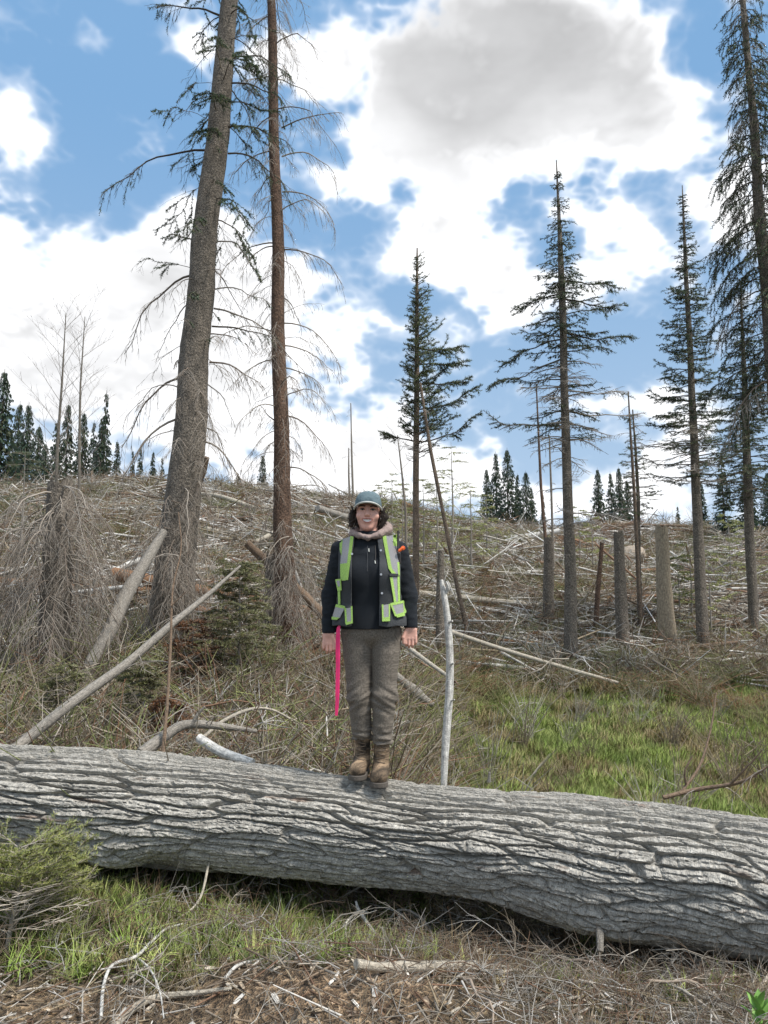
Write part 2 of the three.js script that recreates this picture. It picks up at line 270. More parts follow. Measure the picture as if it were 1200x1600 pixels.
{
  const root = thing('fallen_log', 'huge grey fallen tree trunk with deeply furrowed bark, the person standing on it', 'log', LOG.axis(0.5));
  const NS = 1120, ang = [], o = root.position, p = [], nrm = [], uv = [], c = [], id = [];
  for (let i = 0; i <= 250; i++) ang.push(-1.25 + 3.2 * i / 250);                       // the side in view, finely
  for (let i = 1; i < 60; i++) ang.push(1.95 + (TAU - 3.2) * i / 60);
  const M = ang.length, X = V(0, 0, 0), T = V(0, 0, 0), N = V(0, 0, 0), B = V(0, 0, 0);
  for (let k = 0; k <= NS; k++) {
    const t = lerp(LOG.t0, LOG.t1, k / NS), s = t * 4.6, r = LOG.rad(t);
    X.copy(LOG.axis(t)); T.copy(LOG.axis(t + 0.01)).sub(LOG.axis(t - 0.01)).normalize(); B.set(0, 1, 0).addScaledVector(T, -T.y).normalize(); N.crossVectors(T, B).normalize();   // N towards the camera
    for (let m = 0; m < M; m++) {
      const an = ang[m], ca = Math.cos(an), sa = Math.sin(an);
      let lump = 0.02 * noise(s * 0.9, ca * 1.2, sa * 1.2) + 0.012 * noise(s * 2.1, ca * 2, sa * 2 + 5);
      lump += 0.045 * Math.exp(-(((t - 0.17) / 0.05) ** 2 + ((an + 0.75) / 0.5) ** 2)) - 0.035 * Math.exp(-(((t - 0.22) / 0.03) ** 2 + ((an + 0.95) / 0.4) ** 2)) + 0.055 * Math.exp(-(((t - 0.79) / 0.07) ** 2 + ((an + 0.95) / 0.5) ** 2));
      const h = barkHeight(s, an, r), q = r + lump + h;
      p.push(X.x + (N.x * ca + B.x * sa) * q - o.x, X.y + (N.y * ca + B.y * sa) * q - o.y, X.z + (N.z * ca + B.z * sa) * q - o.z);
      uv.push(s + h * 0.35, an * 0.32 + h * 1.1);
      const tone = 0.86 + 0.34 * fbm(s * 2.2, an * 2.5, 3, 4) + 0.10 * noise(s * 11, an * 12, 5), brown = sstep(0.26, 0.42, fbm(s * 1.7 + 40, an * 5, 8, 4)) * 0.75;
      c.push(tone * lerp(1, 0.62, brown), tone * lerp(0.99, 0.42, brown), tone * lerp(0.97, 0.33, brown));
    }
  }
  for (let k = 0; k < NS; k++) for (let m = 0; m < M; m++) { const a = k * M + m, b = k * M + (m + 1) % M; id.push(a, b, a + M, b, b + M, a + M); }
  const g = new THREE.BufferGeometry();
  g.setAttribute('position', new THREE.Float32BufferAttribute(p, 3)); g.setAttribute('uv', new THREE.Float32BufferAttribute(uv, 2)); g.setAttribute('color', new THREE.Float32BufferAttribute(c, 3)); g.setIndex(id); g.computeVertexNormals();
  { const n = g.attributes.normal.array, q = g.attributes.position.array; let sum = 0; for (let i = 0; i < 3000; i += 3) { const y = LOG.axis(LOG.t0); sum += n[i] * (q[i] + o.x - y.x) + n[i + 1] * (q[i + 1] + o.y - y.y) + n[i + 2] * (q[i + 2] + o.z - y.z); } if (sum < 0) { for (let i = 0; i < id.length; i += 3) { const w = id[i]; id[i] = id[i + 1]; id[i + 1] = w; } g.setIndex(id); g.computeVertexNormals(); } }
  mesh('bark', g, barkRough, root);
  // cut ends, out of view to either side
  const wood = std({ color: new THREE.Color(0.42, 0.33, 0.22), map: rep(bark, 2, 2) });
  for (const t of [LOG.t0, LOG.t1]) { const d = new THREE.CylinderGeometry(LOG.rad(t) - 0.02, LOG.rad(t) - 0.02, 0.02, 40); const m = mesh('cut_end', d, wood, root); m.position.copy(LOG.axis(t)).sub(o); m.quaternion.setFromUnitVectors(V(0, 1, 0), LOG.axis(t + 0.01).sub(LOG.axis(t - 0.01)).normalize()); }
  // the broken branch stub under its right half, and a small one on top
  const grey = std({ color: new THREE.Color(0.42, 0.40, 0.37), map: rep(bark, 4, 4), bumpMap: rep(bark, 4, 4), bumpScale: 0.004 });
  const stub = (a, b, r, name) => { const q = [0, 0.33, 0.66, 1].map((t) => V(0, 0, 0).lerpVectors(a, b, t).sub(o)); const mb = new MB(); mb.tube(q, (t) => r * (1 - 0.35 * t), 9, { cap: true, wob: 0.5 }); mesh(name, mb.geo(), grey, root); };
  stub(at(936, 1438, 4.18), at(938, 1487, 4.06), 0.024, 'branch_stub');
  stub(at(764, 1222, 4.62), at(765, 1207, 4.62), 0.010, 'branch_stub');
}
// the top of the log under a point, for what stands on it
function logTop(x) { let t = 0.5; for (let i = 0; i < 30; i++) { t += (x - LOG.axis(t).x) / 4.6; } const a = LOG.axis(t); return V(x, a.y + LOG.rad(t), a.z); }
// ================================================================ TREES
const rnd = mulberry(20240);
const rr = (a, b) => a + (b - a) * rnd();
const scaly = texture(512, 1024, (u, v) => {             // flaky spruce bark
  const s = tnoise(u, v, 26, 40, 3, 4), q = tnoise(u, v, 60, 60, 9, 3), f = tnoise(u, v, 7, 9, 6, 3);
  const e = Math.abs(tnoise(u, v, 22, 26, 14, 2)); let a = 0.68 + s * 0.36 + q * 0.2 + f * 0.25; a *= 0.8 + 0.25 * sstep(0.0, 0.09, e); return [a, a * 0.97, a * 0.93];
});
const M = {
  spruceBark: std({ color: new THREE.Color(0.40, 0.36, 0.31), map: rep(scaly, 1.6, 0.8), bumpMap: rep(scaly, 1.6, 0.8), bumpScale: 0.02 }),
  brownBark: std({ color: new THREE.Color(0.38, 0.30, 0.235), map: rep(scaly, 1.6, 0.8), bumpMap: rep(scaly, 1.6, 0.8), bumpScale: 0.012 }),
  redBark: std({ color: new THREE.Color(0.30, 0.195, 0.14), map: rep(scaly, 1.6, 0.8), bumpMap: rep(scaly, 1.6, 0.8), bumpScale: 0.014 }),
  greyWood: std({ color: new THREE.Color(0.40, 0.36, 0.31), map: along(bark, 2, 2), bumpMap: along(bark, 2, 2), bumpScale: 0.006 }),
  deadTwig: std({ color: new THREE.Color(0.30, 0.265, 0.225), vertexColors: true }),
  liveTwig: std({ color: new THREE.Color(0.10, 0.080, 0.060), vertexColors: true }),
  needle: new THREE.MeshPhysicalMaterial({ vertexColors: true, roughness: 1, transmission: 0.35, thickness: 0, specularIntensity: 0.25, side: THREE.DoubleSide }),
};
const TWIGC = [[1, 1, 1], [0.8, 0.78, 0.75], [1.25, 1.22, 1.18], [0.62, 0.55, 0.5]];
const GREENS = { spruce: [[0.068, 0.115, 0.062], [0.09, 0.14, 0.066], [0.05, 0.085, 0.052], [0.14, 0.14, 0.065]], pine: [[0.11, 0.16, 0.072], [0.14, 0.19, 0.08], [0.08, 0.115, 0.06], [0.17, 0.17, 0.08]],
  yellow: [[0.40, 0.44, 0.12], [0.32, 0.37, 0.11], [0.48, 0.48, 0.17], [0.23, 0.28, 0.09]], olive: [[0.20, 0.225, 0.085], [0.25, 0.26, 0.10], [0.155, 0.175, 0.07], [0.28, 0.25, 0.12]], rust: [[0.26, 0.105, 0.045], [0.19, 0.08, 0.04], [0.30, 0.15, 0.06], [0.15, 0.10, 0.05]], far: [[0.052, 0.082, 0.055], [0.066, 0.098, 0.058], [0.04, 0.064, 0.045], [0.09, 0.10, 0.058]] };
const pick = (a) => a[Math.floor(rnd() * a.length)];
function sprig(mb, p, dir, len, per, nl, nw, pal) {       // needles set round a twig
  const a = V(0, 0, 0), b = V(0, 0, 0), n = Math.max(4, Math.round(len * per));
  a.set(dir.y, -dir.x, dir.z * 0.3).cross(dir); if (a.lengthSq() < 1e-4) a.set(1, 0, 0); a.normalize(); b.crossVectors(dir, a).normalize();
  for (let i = 0; i < n; i++) {
    const t = (i + rnd()) / n, an = rnd() * TAU, ca = Math.cos(an), sa = Math.sin(an) * 0.8, L = nl * rr(0.7, 1.2) * (1 - 0.25 * t), fw = rr(0.35, 0.9), c = pick(pal);
    const ox = a.x * ca + b.x * sa, oy = a.y * ca + b.y * sa, oz = a.z * ca + b.z * sa, x = p.x + dir.x * len * t, y = p.y + dir.y * len * t, z = p.z + dir.z * len * t;
    const wx = (dir.x * 0.5 + rr(-0.5, 0.5)) * nw, wy = (dir.y * 0.5 + rr(-0.5, 0.5)) * nw, wz = (dir.z * 0.5 + rr(-0.5, 0.5)) * nw;
    const k = mb.v(x - wx, y - wy, z - wz, ox * 0.4, oy * 0.4 + 0.7, oz * 0.4 + 0.2, 0, 0, c); mb.v(x + wx, y + wy, z + wz, ox * 0.4, oy * 0.4 + 0.7, oz * 0.4 + 0.2, 0, 0, c);
    mb.v(x + (ox + dir.x * fw) * L, y + (oy + dir.y * fw) * L, z + (oz + dir.z * fw) * L, ox * 0.4, oy * 0.4 + 0.7, oz * 0.4 + 0.2, 0, 0, c); mb.tri(k, k + 1, k + 2);
  }
}
// one branch: leaves the trunk at base towards az, length L; rise, droop and tip bend it; twigs hang (1) or spread (0)
function branch(o, wood, leaf) {
  const { base, az, L, rise = 0.3, droop = 0.8, tip = 0, r = 0.012, segs = 9, twigs = 10, twig = 0.3, hang = 0.5, leafy = 0, from = 0.25, pal, nl = 0.04, nw = 0.007, per = 90, sub = 2, wob = 0.05, tr = 0.0035 } = o;
  const hx = Math.sin(az), hz = -Math.cos(az), q = [], s1 = rnd() * 90;
  for (let k = 0; k <= segs; k++) { const t = k / segs, w = wob * L * t, g = t * (1 - 0.22 * t * droop);
    q.push(V(base.x + hx * L * g + w * noise(t * 3 + s1, 1, 2), base.y + L * (rise * t - droop * t * t + tip * t * t * t) + w * noise(t * 3, s1, 5), base.z + hz * L * g + w * noise(t * 3, 7, s1))); }
  wood.tube(q, (t) => r * (1 - 0.75 * t), r > 0.008 ? 5 : 4, { c: pick(TWIGC) });
  const d = V(0, 0, 0);
  for (let i = 0; i < twigs; i++) {
    const t = from + (1 - from) * (i + rnd() * 0.8) / twigs, f = t * segs, k = Math.min(Math.floor(f), segs - 1), b = V(0, 0, 0).lerpVectors(q[k], q[k + 1], f - k), sd = i % 2 ? 1 : -1;
    const l = twig * rr(0.55, 1.25) * (1 - 0.45 * t), sp = rr(0.5, 1.0);
    d.copy(q[k + 1]).sub(q[k]).normalize(); const dx = d.x * rr(0.5, 0.9) - hz * sd * sp, dz = d.z * rr(0.5, 0.9) + hx * sd * sp, dy = d.y * 0.6 * (1 - hang) + rr(-0.15, 0.12) * (1 - hang) - hang * rr(0.5, 1.4);
    const tp = [b], m = 4; for (let j = 1; j <= m; j++) { const u = j / m, hg = hang * u * u * rr(0.6, 1.2); tp.push(V(b.x + dx * l * u * (1 - hg * 0.4) + rr(-0.02, 0.02) * l, b.y + dy * l * u - hg * l * 0.4, b.z + dz * l * u * (1 - hg * 0.4) + rr(-0.02, 0.02) * l)); }
    wood.tube(tp, (u) => tr * (1 - 0.6 * u), 3, { c: pick(TWIGC) });
    const isLive = leafy > 0 && rnd() < leafy * sstep(from * 0.6, from + 0.25, t + 0.15);
    if (isLive && leaf) for (let j = 0; j < m; j++) { const e = V(0, 0, 0).subVectors(tp[j + 1], tp[j]), el = e.length(); sprig(leaf, tp[j], e.normalize(), el * 1.15, per, nl, nw, pal); }
    for (let s = 0; s < sub; s++) { const j = 1 + Math.floor(rnd() * (m - 1)), a = tp[j], sl = l * rr(0.2, 0.5); const e = V(dx * 0.6 + rr(-0.6, 0.6), dy * 0.6 - hang * 0.6 + rr(-0.3, 0.3), dz * 0.6 + rr(-0.6, 0.6)).normalize();
      wood.tube([a, V(a.x + e.x * sl * 0.5, a.y + e.y * sl * 0.5 - 0.02 * hang, a.z + e.z * sl * 0.5), V(a.x + e.x * sl, a.y + e.y * sl - sl * 0.3 * hang, a.z + e.z * sl)], (u) => tr * 0.7 * (1 - 0.6 * u), 3, { c: pick(TWIGC) });
      if (isLive && leaf) sprig(leaf, a, e, sl, per, nl, nw, pal); }
  }
  if (leafy > 0.3 && leaf) for (let k = Math.floor(segs * (from + 0.1)); k < segs; k++) { const e = V(0, 0, 0).subVectors(q[k + 1], q[k]), el = e.length(); sprig(leaf, q[k], e.normalize(), el, per, nl, nw, pal); }
  return q;
}
// a trunk through points seen at D metres: [px, py, width in px]
function trunkPath(list, D) { return list.map(([x, y, w]) => { const p = at(x, y, D), k = p.distanceTo(camera.position) / Math.hypot(1, (x - 600) / FPX, (y - 800) / FPX); return { p, r: w / 2 / FPX * k }; }); }
function trunkAt(tp, y) { let k = 0; while (k < tp.length - 2 && tp[k + 1].p.y < y) k++; const a = tp[k], b = tp[k + 1], t = (y - a.p.y) / (b.p.y - a.p.y); return { p: V(0, 0, 0).lerpVectors(a.p, b.p, t), r: lerp(a.r, b.r, clamp(t, 0, 1)) }; }
function trunkMesh(tp, mat, root, o, { sides = 14, step = 0.06, rough = 0.05, name = 'trunk', flare = 0.4, jag = false } = {}) {
  const y0 = tp[0].p.y, y1 = tp[tp.length - 1].p.y, n = Math.max(6, Math.round((y1 - y0) / step)), mb = new MB(), q = [], rad = [];
  for (let k = 0; k <= n; k++) { const y = lerp(y0, y1, k / n), e = trunkAt(tp, y); const sw = sstep(0, 1.5, y - y0) * 0.22 * tp[0].r; q.push(e.p.clone().sub(o).add(V(sw * noise(y * 0.55, y0 * 3 + tp[0].p.x, 2), 0, sw * noise(y * 0.55, 7, tp[0].p.x)))); rad.push(e.r * (1 + flare * Math.exp(-(y - y0) / 0.25))); }
  mb.tube(q, (t) => { const f = t * n, k = Math.min(Math.floor(f + 1e-6), n - 1); return lerp(rad[k], rad[k + 1], f - k); }, sides, { cap: true });
  const m = sides + 1; for (let i = 0; i < (n + 1) * m; i++) { const s = i % m, k = Math.floor(i / m), a = (s % sides) / sides * TAU, h = 1 + rough * (noise(Math.cos(a) * 2.2, Math.sin(a) * 2.2, k * step * 2.2 + y0) + 0.7 * noise(Math.cos(a) * 6, Math.sin(a) * 6, k * step * 9)); for (let c = 0; c < 3; c++) { const b = [q[k].x, q[k].y, q[k].z][c]; mb.p[i * 3 + c] = b + (mb.p[i * 3 + c] - b) * h; } 
    if (jag && k === n) mb.p[i * 3 + 1] += 0.35 * rad[n] * 2 * (rnd() - 0.2); }
  const g = mb.geo(); if (rough) g.computeVertexNormals(); return mesh(name, g, mat, root);
}
function addBranch(root, o, spec, woodMat, name = 'branch') {
  const w = new MB(), l = new MB(); branch({ ...spec, base: spec.base.clone().sub(o) }, w, l);
  const b = mesh(name, w.geo(), woodMat, root); if (l.count) { const f = mesh('needles', l.geo(), M.needle, b); f.userData.kind = 'stuff'; } return b;
}
const foot = (tp) => { const e = tp[0].p.clone(); return e; };
const toGround = (tp) => { const b = tp[0], g = G(b.p.x, b.p.z) - 0.12; if (b.p.y > g) tp.unshift({ p: V(b.p.x - (tp[1].p.x - b.p.x) * 0.15, g, b.p.z), r: b.r * 1.08 }); return tp; };

// ---- the great leaning spruce, dead branches hanging from its lower trunk, some needles left higher up
{
  const tp = toGround(trunkPath([[262, 1010, 74], [274, 900, 64], [284, 800, 56], [301, 600, 46], [319, 400, 39], [339, 200, 34], [348, 100, 29], [358, 0, 25], [376, -220, 17], [386, -360, 8]], 10));
  const o = foot(tp), root = thing('leaning_spruce', 'tall thick leaning spruce, left of the two big trunks, dead branches drooping along it', 'tree', o);
  trunkMesh(tp, M.spruceBark, root, o, { sides: 40, step: 0.035, rough: 0.07 });
  const top = tp[tp.length - 1].p.y;
  for (let i = 0; i < 150; i++) {
    const y = lerp(1.9, top - 0.2, Math.pow((i + rnd()) / 150, 1.05)), e = trunkAt(tp, y), az = i * 2.4 + rr(-0.5, 0.5), up = sstep(5.0, 6.2, y), live = up * (y < 8.2 ? 0.75 : 0.9);
    const side = Math.sin(az), L = (up ? rr(0.35, 0.95) : 0.12 + 0.85 * Math.pow(rnd(), 1.5)) * (y > 8 ? 1.1 : 1); if (noise(y * 2.3, az * 0.7, 4) < -0.28) continue;
    addBranch(root, o, { base: V(e.p.x + Math.sin(az) * e.r * 0.8, y, e.p.z - Math.cos(az) * e.r * 0.8), az, L, rise: rr(-0.3, 0.4), droop: up ? rr(0.2, 0.8) : rr(0.5, 1.35), r: rr(0.004, 0.012), twigs: Math.round(rr(6, 15)), twig: rr(0.15, 0.5), hang: up ? 0.45 : rr(0.45, 0.95), leafy: live * rr(0.0, 1.0), pal: GREENS.spruce, from: rr(0.1, 0.35), per: 210, nl: 0.034, nw: 0.008, sub: 4, tr: 0.0026, wob: 0.16 }, up > 0.5 && rnd() < live ? M.liveTwig : M.deadTwig);
  }
  // the long bough reaching left and the wide hoop below it
  for (const [px, py, L, rise, droop, lv] of [[322, 235, 1.5, 0.02, 0.42, 0.5], [300, 430, 1.15, -0.15, 0.75, 0], [284, 590, 0.95, -0.2, 0.8, 0], [345, 25, 1.0, 0.5, 0.4, 0.5], [276, 655, 1.0, -0.3, 0.9, 0]]) { const e = at(px, py, 10); addBranch(root, o, { base: e, az: -1.5 + rr(-0.15, 0.15), L, rise, droop, r: 0.017, twigs: 16, twig: 0.42, hang: 0.6, leafy: lv, from: lv ? 0.55 : 0.3, pal: GREENS.spruce, sub: 4, wob: 0.12, per: 120, nl: 0.028, nw: 0.006 }, lv ? M.liveTwig : M.deadTwig); }
  for (const [px, py, L, rise, droop, lv] of [[334, 482, 1.25, -0.1, 0.5, 0], [331, 510, 0.9, 0, 0.12, 0.5], [327, 566, 0.8, 0.0, 0.45, 0], [320, 690, 0.8, -0.2, 1.0, 0], [352, 200, 1.1, 0.05, 0.5, 0.7], [356, 240, 1.0, 0.05, 0.6, 0.7], [362, 90, 1.0, 0.1, 0.5, 0.8], [360, 130, 0.9, 0.0, 0.5, 0.8]]) { const e = at(px, py, 10); addBranch(root, o, { base: e, az: 1.55 + rr(-0.3, 0.3), L, rise, droop, r: 0.014, twigs: 15, twig: 0.4, hang: 0.6, leafy: lv, from: 0.2, pal: GREENS.spruce, sub: 4, wob: 0.12, per: 120, nl: 0.028, nw: 0.006 }, lv ? M.liveTwig : M.deadTwig); }
}
// ---- the reddish dead snag beside it
{
  const tp = toGround(trunkPath([[450, 985, 46], [446, 900, 34], [443, 800, 28], [439, 650, 23.5], [434, 450, 20], [430, 280, 17], [427, 100, 14.5], [425, 0, 13], [421, -200, 9], [419, -330, 5]], 10.6));
  const o = foot(tp), root = thing('dead_snag', 'tall slender reddish-brown dead tree with arching bare branches, right beside the thick leaning spruce', 'tree', o);
  trunkMesh(tp, M.redBark, root, o, { sides: 24, step: 0.05, rough: 0.06 });
  const top = tp[tp.length - 1].p.y;
  for (let i = 0; i < 180; i++) {
    const y = lerp(2.2, top - 0.1, (i + rnd()) / 180), e = trunkAt(tp, y), az = i * 2.4 + rr(-0.9, 0.9), big = rnd() < 0.26 && y > 3.2, L = big ? rr(0.6, 1.1) : 0.12 + 0.65 * Math.pow(rnd(), 1.2); if (noise(y * 2.1, az * 0.6, 14) < -0.25) continue;
    addBranch(root, o, { base: V(e.p.x + Math.sin(az) * e.r * 0.8, y, e.p.z - Math.cos(az) * e.r * 0.8), az, L, rise: big ? rr(0.0, 0.5) : rr(-0.4, 0.5), droop: big ? rr(0.5, 1.0) : rr(0.3, 1.2), r: big ? 0.010 : 0.0055, twigs: Math.round(rr(6, 16)), twig: rr(0.15, 0.5), hang: rr(0.4, 0.9), from: rr(0.15, 0.4), sub: 4, tr: 0.0024, wob: 0.16 }, M.deadTwig);
  }
  for (const [px, py, L, rise, droop] of [[440, 200, 0.95, 0.45, 0.3], [440, 245, 1.0, 0.5, 0.95], [441, 300, 0.95, 0.2, 0.75], [444, 505, 1.0, 0.1, 0.75], [445, 540, 0.75, -0.1, 0.4], [447, 575, 0.55, -0.1, 0.35], [448, 650, 0.75, -0.1, 0.8], [449, 730, 0.75, 0, 0.55], [441, 390, 1.0, 0.15, 0.6]]) addBranch(root, o, { base: at(px, py, 10.6), az: 1.5 + rr(-0.2, 0.2), L, rise, droop, r: 0.012, twigs: 15, twig: 0.42, hang: 0.65, sub: 4, wob: 0.1, tr: 0.003 }, M.deadTwig);
  for (const [px, py, L, rise, droop] of [[424, 25, 0.4, -0.2, 0.6], [424, 120, 0.35, 0.1, 0.3], [426, 235, 0.7, 0, 0.4], [430, 385, 0.6, 0.2, 0.9], [432, 562, 0.65, 0, 0.5], [436, 665, 0.3, 1.0, 0.0], [432, 380, 0.9, 0.1, 0.6]]) addBranch(root, o, { base: at(px, py, 10.6), az: -1.5 + rr(-0.2, 0.2), L, rise, droop, r: 0.012, twigs: 12, twig: 0.4, hang: 0.65, sub: 4, wob: 0.1, tr: 0.003 }, M.deadTwig);
}
// ---- live conifers: an irregular crown by height
function conifer({ name, label, list, D, profile, whorls, per = 7, mat = M.spruceBark, pal = GREENS.spruce, rise = [0.1, 0.4], droop = [0.3, 0.6], tip = 0.25, twig = 0.3, hang = 0.25, live = () => 1, lean = () => 0, sides = 14, extra = [], dens = 100, nl = 0.048, nw = 0.010, sub = 2, tw = 0.95, category = 'tree', start = 0.12 }) {
  const tp = toGround(trunkPath(list, D)), o = foot(tp), root = thing(name, label, category, o), y0 = tp[1].p.y, y1 = tp[tp.length - 1].p.y;
  trunkMesh(tp, mat, root, o, { sides, step: 0.1 });
  let total = 0;
  for (let w = 0; w < whorls; w++) {
    const f = lerp(start, 0.985, (w + rr(0, 0.6)) / whorls), y = lerp(y0, y1, f), e = trunkAt(tp, y), prof = profile(f), a0 = rnd() * TAU, n = Math.max(3, Math.round(per * rr(0.7, 1.2)));
    for (let k = 0; k < n && total < 290; k++) { const az = a0 + k * TAU / n + rr(-0.3, 0.3), L = Math.max(0.05, prof * rr(0.35, 1.25) * (1 + lean(f) * Math.sin(az))), lv = live(f, az);
      if (lv < -0.5) continue; total++;
      addBranch(root, o, { base: V(e.p.x, y + rr(-0.06, 0.06), e.p.z), az, L, rise: rr(...rise), droop: rr(...droop) * (lv > 0.2 ? 1 : 1.3), tip, r: clamp(0.006 + 0.007 * L, 0.004, 0.018), segs: 6, twigs: Math.round(clamp(L * 13, 3, 18) * tw), twig: clamp(twig * (0.5 + 0.5 * L), 0.05, 0.6) * lerp(1, 0.45, sstep(0.75, 1, f)), hang, leafy: lv, from: 0.15 + 0.2 * (1 - f), pal, per: dens, nl: nl * lerp(1, 0.5, sstep(0.72, 1, f)), nw: nw * lerp(1, 0.7, sstep(0.7, 1, f)), sub: f > 0.85 ? 0 : sub, wob: 0.12, tr: 0.005 }, lv > 0.2 ? M.liveTwig : M.deadTwig); }
  }
  for (const [px, py, az, L, rs, dr, lv, fr] of extra) addBranch(root, o, { base: at(px, py, D), az, L, rise: rs, droop: dr, tip: 0.15, r: 0.018, segs: 9, twigs: 22, twig: 0.42, hang: 0.15, leafy: lv, from: fr ?? 0.35, pal, per: dens, nl, nw, sub: 3, wob: 0.12, tr: 0.005 }, lv > 0.2 ? M.liveTwig : M.deadTwig);
  // leader shoot
  return root;
}
conifer({ name: 'lodgepole_pine', label: 'slim pine behind the person on the right, crown heavier and hanging to its right side', list: [[650, 955, 11], [650, 800, 10], [650, 700, 9.5], [651, 560, 7.5], [652, 450, 5], [652, 388, 2]], D: 15, whorls: 32, per: 6, pal: GREENS.pine, mat: M.brownBark,
  profile: (f) => (f < 0.45 ? 0.55 : lerp(0.62, 0.06, Math.pow((f - 0.45) / 0.55, 1.1))), start: 0.40, lean: (f) => 0.45, rise: [0.35, 0.75], dens: 120, nl: 0.058, sub: 2, droop: [0.2, 0.5], tip: 0.35, live: (f, az) => (f < 0.46 ? (Math.sin(az) > 0.2 ? 0.4 : 0) : 0.95), hang: 0,
  extra: [[652, 640, 1.5, 1.15, 0.1, -0.2, 0.9], [652, 600, 1.5, 1.0, 0.0, 0.0, 0.95], [652, 570, 1.4, 0.9, 0.1, 0.1, 0.95], [653, 690, 1.5, 1.1, 0.0, -0.35, 0.6, 0.5], [650, 690, -1.3, 0.6, 0.3, 0.1, 0.5, 0.5], [652, 545, 1.7, 0.85, -0.1, 0.1, 0.95]] });
conifer({ name: 'spruce', label: 'spruce with bare lower trunk and uneven drooping boughs, right of the slim pine', list: [[892, 1040, 22], [890, 900, 18.5], [886, 750, 15], [881, 600, 12], [877, 450, 11], [873, 330, 5], [870, 250, 1.5]], D: 14, whorls: 30, per: 8, tw: 1.1,
  profile: (f) => (f > 0.62 ? lerp(0.85, 0.04, Math.pow((f - 0.62) / 0.38, 0.8)) : lerp(0.75, 0.95, f / 0.62)), start: 0.26, live: (f, az) => (f > 0.7 ? 1 : f > 0.58 ? 0.8 : f > 0.42 ? (rnd() < 0.45 ? 0.4 : 0) : (rnd() < 0.68 ? -1 : 0)), rise: [0.0, 0.25], droop: [0.25, 0.5], tip: 0.25, hang: 0.2,
  extra: [[878, 440, 1.5, 1.15, 0.05, 0.3, 0.9, 0.35], [878, 468, 1.6, 1.1, -0.05, 0.3, 0.85, 0.45], [880, 520, 1.5, 1.25, -0.15, 0.12, 0.9, 0.5], [880, 530, -1.4, 1.2, -0.1, 0.35, 0.7, 0.5], [880, 560, -1.6, 1.35, -0.35, 0.2, 0.7, 0.6], [882, 610, 1.4, 1.2, -0.05, 0.1, 0.2, 0.6], [882, 640, 1.5, 1.4, -0.2, 0.0, 0.15, 0.7], [880, 660, -1.5, 1.3, -0.1, -0.05, 0.2, 0.6], [877, 460, -1.5, 0.9, -0.1, 0.3, 0.8, 0.3]] });
conifer({ name: 'spruce', label: 'narrow dark green spruce with thin pointed top, boughs reaching lower than its left neighbour', list: [[1101, 1050, 20], [1093, 900, 17], [1087, 750, 13.5], [1080, 600, 10], [1074, 450, 7], [1068, 340, 3.5], [1066, 290, 1.2]], D: 15, whorls: 34, per: 8, tw: 1.15,
  profile: (f) => lerp(0.98, 0.04, Math.pow(clamp((f - 0.3) / 0.7, 0, 1), 0.9)), start: 0.22, live: (f) => (f > 0.36 ? 0.9 : rnd() < 0.5 ? 0.5 : 0), rise: [-0.05, 0.2], droop: [0.2, 0.45], tip: 0.35, hang: 0.12 });
conifer({ name: 'spruce', label: 'tall spruce at the right edge with shaggy hanging foliage, top out of view', list: [[1232, 1040, 34], [1224, 850, 30], [1210, 600, 24], [1196, 430, 19], [1184, 300, 15], [1172, 150, 11], [1160, 0, 8], [1150, -120, 5], [1146, -190, 2]], D: 12, whorls: 44, per: 6, tw: 1.25,
  profile: (f) => lerp(0.95, 0.10, Math.pow(clamp((f - 0.35) / 0.65, 0, 1), 1.3)), start: 0.3, live: (f, az) => (rnd() < 0.85 ? 0.85 : 0), rise: [0.0, 0.2], droop: [0.5, 0.95], tip: 0.2, hang: 0.65, twig: 0.5, sub: 2, dens: 80, lean: () => -0.05 });
conifer({ name: 'spruce', label: 'spruce below the shaggy one at the right edge, short flat boughs and a grey trunk', list: [[1181, 1065, 16], [1174, 900, 15], [1168, 750, 13], [1163, 620, 9], [1160, 520, 5], [1158, 440, 2]], D: 16, whorls: 30, per: 8, tw: 1.0,
  profile: (f) => lerp(0.95, 0.12, Math.pow(clamp((f - 0.2) / 0.8, 0, 1), 1.0)), start: 0.24, live: (f) => (f > 0.3 ? 0.85 : 0.4), rise: [-0.1, 0.15], droop: [0.2, 0.4], tip: 0.3, hang: 0.15 });
conifer({ name: 'young_spruce', label: 'thin sparse young spruce between the two bare-trunked spruces, standing beside a leaning pole', list: [[1001, 1005, 9], [998, 900, 8], [997, 780, 6], [993, 700, 4], [988, 640, 2]], D: 17, whorls: 16, per: 5, profile: (f) => lerp(0.85, 0.12, f), start: 0.35, live: () => (rnd() < 0.6 ? 0.6 : 0), rise: [-0.1, 0.2], droop: [0.1, 0.3], tip: 0.2, hang: 0.1, sides: 8, pal: GREENS.pine });

// ---- bare poles and snags
function pole({ name, label, list, D, mat = M.greyWood, n = 0, L = 0.3, cap = true, group, rough = 0.04, sides = 9, droop = 0.5, category = 'snag', from = 0.5, jag = false, ground = true }) {
  const tp = ground ? toGround(trunkPath(list, D)) : trunkPath(list, D), o = foot(tp), root = thing(name, label, category, o, group);
  trunkMesh(tp, mat, root, o, { sides, step: 0.08, rough, jag, flare: ground ? 0.25 : 0 });
  const y0 = tp[0].p.y, y1 = tp[tp.length - 1].p.y;
  for (let i = 0; i < n; i++) { const y = lerp(y0, y1, lerp(from, 0.98, (i + rnd()) / n)), e = trunkAt(tp, y), az = i * 2.4 + rr(-0.4, 0.4); addBranch(root, o, { base: V(e.p.x, y, e.p.z), az, L: L * rr(0.5, 1.2), rise: rr(-0.1, 0.3), droop: droop * rr(0.5, 1.3), r: 0.006, twigs: 6, twig: L * 0.5, hang: 0.4, segs: 5, sub: 1, tr: 0.004 }, M.deadTwig); }
  return root;
}
